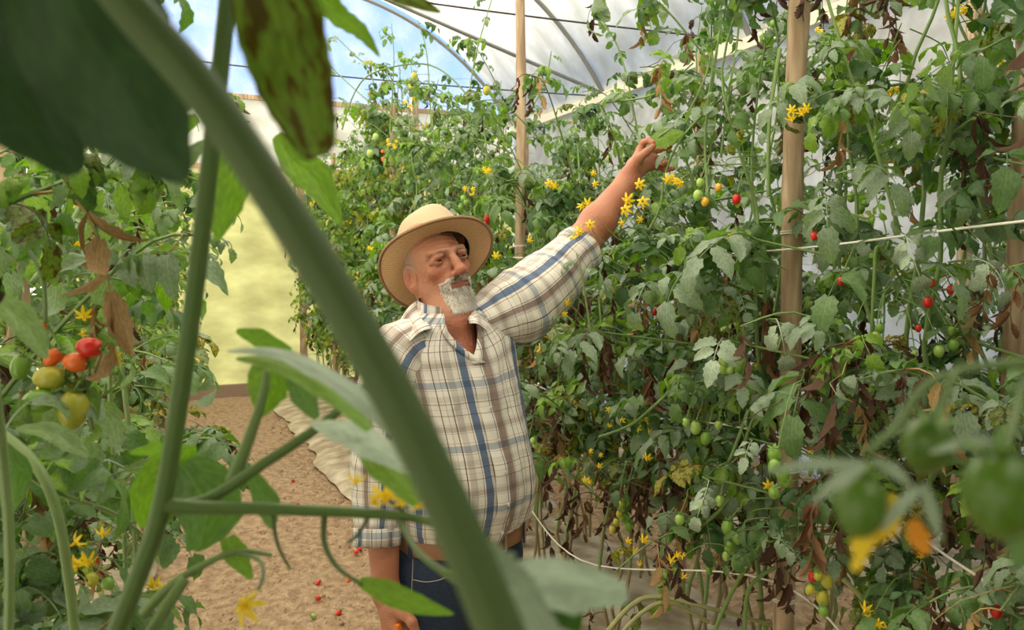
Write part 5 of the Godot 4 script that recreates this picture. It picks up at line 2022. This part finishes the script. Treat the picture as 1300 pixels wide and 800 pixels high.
	shoot([[990, 62, 1.95], [977, 150, 1.95], [975, 250, 1.95]], 0.0055, 0.004, 3, 0.6)
	shoot([[1190, 395, 1.75], [1225, 428, 1.72], [1310, 458, 1.7]], 0.003, 0.0045, 2)
	shoot([[1160, 330, 1.75], [1200, 390, 1.75], [1245, 425, 1.75]], 0.0035, 0.004, 2)
	shoot([[965, 508, 2.1], [946, 560, 2.1], [940, 610, 2.1], [912, 650, 2.1], [872, 682, 2.1]], 0.004, 0.005, 2, 0.5)
	shoot([[950, 520, 2.1], [928, 580, 2.1], [905, 620, 2.1], [893, 660, 2.1]], 0.0045, 0.0045, 2, 0.5)
	shoot([[855, 470, 2.1], [850, 495, 2.1], [825, 520, 2.1], [800, 540, 2.1], [760, 555, 2.12]], 0.0045, 0.0035, 3, 0.55)
	var pale := Color(0.34, 0.33, 0.14)
	shoot([[1125, 800, 1.68], [1150, 778, 1.66], [1200, 745, 1.64], [1260, 715, 1.6], [1320, 685, 1.58]], 0.007, 0.006, 1, 0.5, pale)
	shoot([[1070, 735, 1.75], [1100, 765, 1.73], [1135, 800, 1.7]], 0.0055, 0.006, 0, 0.5, pale)
	shoot([[1130, 690, 1.75], [1137, 740, 1.74], [1145, 790, 1.72]], 0.004, 0.005, 0, 0.5, pale)
	shoot([[765, 810, 2.25], [800, 770, 2.25], [832, 758, 2.25], [900, 772, 2.2], [985, 795, 2.2]], 0.0075, 0.006, 2, 0.5, pale)
	shoot([[775, 820, 2.2], [815, 778, 2.2], [850, 765, 2.2], [900, 790, 2.2]], 0.006, 0.006, 0, 0.5, pale)
	shoot([[1000, 640, 2.0], [960, 700, 2.05], [925, 760, 2.1], [900, 820, 2.1]], 0.005, 0.006, 1, 0.5)
	shoot([[985, 720, 2.1], [950, 750, 2.1], [945, 830, 2.1]], 0.005, 0.006, 0)
	# leaves before the elbow of the raised arm
	shoot([[752, 440, 2.0], [745, 390, 1.99], [738, 345, 1.99], [732, 322, 1.99]], 0.0028, 0.002, 5, 0.36, Color(0.2, 0.28, 0.1), true)
	shoot([[715, 440, 1.95], [705, 415, 1.95], [700, 398, 1.95]], 0.0024, 0.0018, 3, 0.32, Color(0.2, 0.28, 0.1), true)
	# large dusty leaves that hang out towards the aisle
	for q in [[1022, 470, 1.72, -0.4, 1.15, 5], [1075, 345, 1.72, -0.7, 1.1, 2], [952, 300, 1.9, -1.0, 1.2, 5], [985, 405, 1.85, -0.2, 1.0, 4], [1150, 300, 1.65, -0.5, 0.9, 7], [1165, 330, 1.65, 0.4, 0.9, 2], [890, 345, 1.95, -0.9, 1.1, 1], [830, 360, 2.0, -0.6, 1.0, 7], [1045, 250, 1.8, -0.3, 1.0, 1], [1085, 215, 1.75, 0.3, 0.9, 5], [1235, 330, 1.6, 0.2, 0.9, 4], [920, 430, 1.9, -0.5, 0.9, 0], [870, 470, 1.95, -0.4, 0.9, 3], [1140, 470, 1.65, -0.3, 0.9, 0], [1215, 480, 1.6, -0.4, 1.0, 5], [955, 560, 1.85, -0.5, 0.8, 6], [900, 610, 1.9, -0.3, 0.8, 3], [760, 420, 2.05, -0.5, 0.9, 5], [1250, 60, 1.7, -0.5, 1.0, 1], [1180, 110, 1.75, -0.8, 1.0, 5], [1270, 190, 1.6, -0.4, 1.1, 2]]:
		var at := P(q[0], q[1], q[2])
		var pl := nearest(at)
		var o: Vector3 = (-FH + R * float(q[3])).normalized()
		var bs := Basis(Vector3.UP, -atan2(o.z, o.x)) * Basis.from_euler(Vector3(rng.randf_range(-0.3, 0.3), 0, rng.randf_range(-0.5, -0.1)))
		stalk(pl, "petiole", smooth(PackedVector3Array([at, at - o * 0.06 + Vector3(0, -0.01, 0), Vector3(lerpf(at.x, pl.position.x, 0.6), at.y - 0.05, lerpf(at.z, pl.position.z, 0.6))]), 4), 0.0022, 0.003)
		place(pl, "leaf", LEAVES[q[5]], M[["leaf_dusty", "leaf_dusty", "leaf_mid", "leaf_pale"][rng.randi() % 4]], Transform3D(bs * Basis.from_scale(Vector3.ONE * q[4] * 0.78), at))
	# arching tips of the far vines against the roof
	shoot([[434, 165, 5.3], [450, 118, 5.25], [475, 92, 5.2], [536, 81, 5.2], [576, 102, 5.15], [612, 154, 5.1], [618, 220, 5.1]], 0.005, 0.006, 5, 0.7)
	shoot([[415, 80, 5.5], [470, 130, 5.3], [530, 165, 5.2], [610, 178, 5.1], [650, 195, 5.1]], 0.004, 0.006, 6, 0.7)
	shoot([[629, -15, 4.6], [612, 40, 4.6], [600, 90, 4.6], [590, 170, 4.6]], 0.003, 0.005, 6, 0.6)
	shoot([[497, 30, 5.4], [500, 80, 5.4], [495, 170, 5.4]], 0.003, 0.005, 6, 0.6)
	shoot([[530, 25, 5.2], [542, 70, 5.2], [548, 170, 5.2]], 0.003, 0.005, 6, 0.55)
	shoot([[425, 45, 5.8], [450, 70, 5.8], [472, 95, 5.8], [480, 170, 5.8]], 0.003, 0.005, 6, 0.6)
	shoot([[755, 20, 3.4], [780, 50, 3.4], [795, 95, 3.4], [808, 160, 3.4]], 0.003, 0.0045, 5, 0.5)
	shoot([[700, 65, 4.2], [690, 110, 4.2], [660, 160, 4.2]], 0.003, 0.0045, 5, 0.5)
	shoot([[940, 5, 2.6], [935, 60, 2.6], [925, 120, 2.6], [915, 200, 2.6]], 0.003, 0.0045, 5, 0.6)
	shoot([[898, 35, 2.8], [905, 75, 2.8], [900, 140, 2.8]], 0.003, 0.0045, 4, 0.5)
	shoot([[770, 130, 3.0], [830, 120, 2.9], [880, 80, 2.8]], 0.004, 0.003, 4, 0.6)
	# fallen tomatoes on the aisle
	var fl := [[404, 742, "red", "fallen red tomato on the sand, upper one of the two beside the man's forearm"], [404, 762, "red", "fallen red tomato on the sand, lower one of the two beside the forearm"], [430, 780, "red", "fallen red tomato on the sand, nearest the lower edge"], [398, 785, "pale", "small pale green tomato lying on the sand"],
		[372, 612, "red", "fallen red tomato far up the sandy aisle"], [378, 642, "red", "fallen red tomato halfway up the sandy aisle"], [452, 703, "red", "fallen red tomato by the white sheet's edge, left of the wrist"], [457, 699, "red", "second red tomato by the white sheet's edge, left of the wrist"], [442, 738, "orange", "fallen orange tomato by the white sheet's edge"]]
	for f in fl:
		var at := ground_at(f[0], f[1]) + Vector3(0, 0.0, 0)
		var o := thing("fallen_tomato", f[3], "tomato", at, "tomatoes fallen on the aisle")
		tomato(o, at + Vector3(0, 0.008, 0), 0.0115, f[2], Vector3(rng.randf_range(-1, 1), 0.35, rng.randf_range(-1, 1)))


func _ready() -> void:
	rng.seed = 20240
	# camera
	var yaw := deg_to_rad(24.0)
	var pitch := deg_to_rad(-3.9)
	var cam := Camera3D.new()
	cam.name = "camera"
	add_child(cam)
	var b := Basis(Vector3.UP, -yaw) * Basis(Vector3.RIGHT, pitch)
	R = b.x
	U = b.y
	F = -b.z
	FH = Vector3(F.x, 0, F.z).normalized()
	cam.transform = Transform3D(b, CAM)
	var lens := CameraAttributesPhysical.new()
	lens.frustum_focal_length = 30.0
	lens.frustum_near = 0.03
	lens.frustum_far = 200.0
	lens.frustum_focus_distance = 2.05
	lens.exposure_aperture = 9.5
	cam.attributes = lens
	cam.current = true
	# sky, sun and exposure
	var env := Environment.new()
	env.background_mode = Environment.BG_SKY
	var sky := Sky.new()
	var pm := ProceduralSkyMaterial.new()
	pm.sky_top_color = sc(110, 160, 232)
	pm.sky_horizon_color = sc(180, 204, 238)
	pm.ground_horizon_color = sc(190, 180, 160)
	pm.ground_bottom_color = sc(150, 140, 120)
	pm.sun_angle_max = 1.0
	pm.sky_energy_multiplier = 1.25
	pm.ground_energy_multiplier = 1.0
	sky.sky_material = pm
	env.sky = sky
	env.tonemap_mode = Environment.TONE_MAPPER_LINEAR
	env.tonemap_exposure = 1.1
	env.sdfgi_enabled = true
	env.ssao_enabled = true
	env.ssil_enabled = true
	var we := WorldEnvironment.new()
	we.name = "environment"
	we.environment = env
	add_child(we)
	var sun := DirectionalLight3D.new()
	sun.name = "sun"
	sun.light_color = sc(255, 250, 238)
	sun.light_energy = 9.0
	sun.light_angular_distance = 0.6
	sun.shadow_enabled = true
	add_child(sun)
	sun.look_at_from_position(Vector3(-5.0, 6.8, -1.2), Vector3.ZERO, Vector3.UP)
	make_materials()
	plant_kit()
	greenhouse()
	rows()
	print("rows ", Time.get_ticks_msec())
	man()
	print("man ", Time.get_ticks_msec())
	foreground()
	details()
	print("done ", Time.get_ticks_msec())
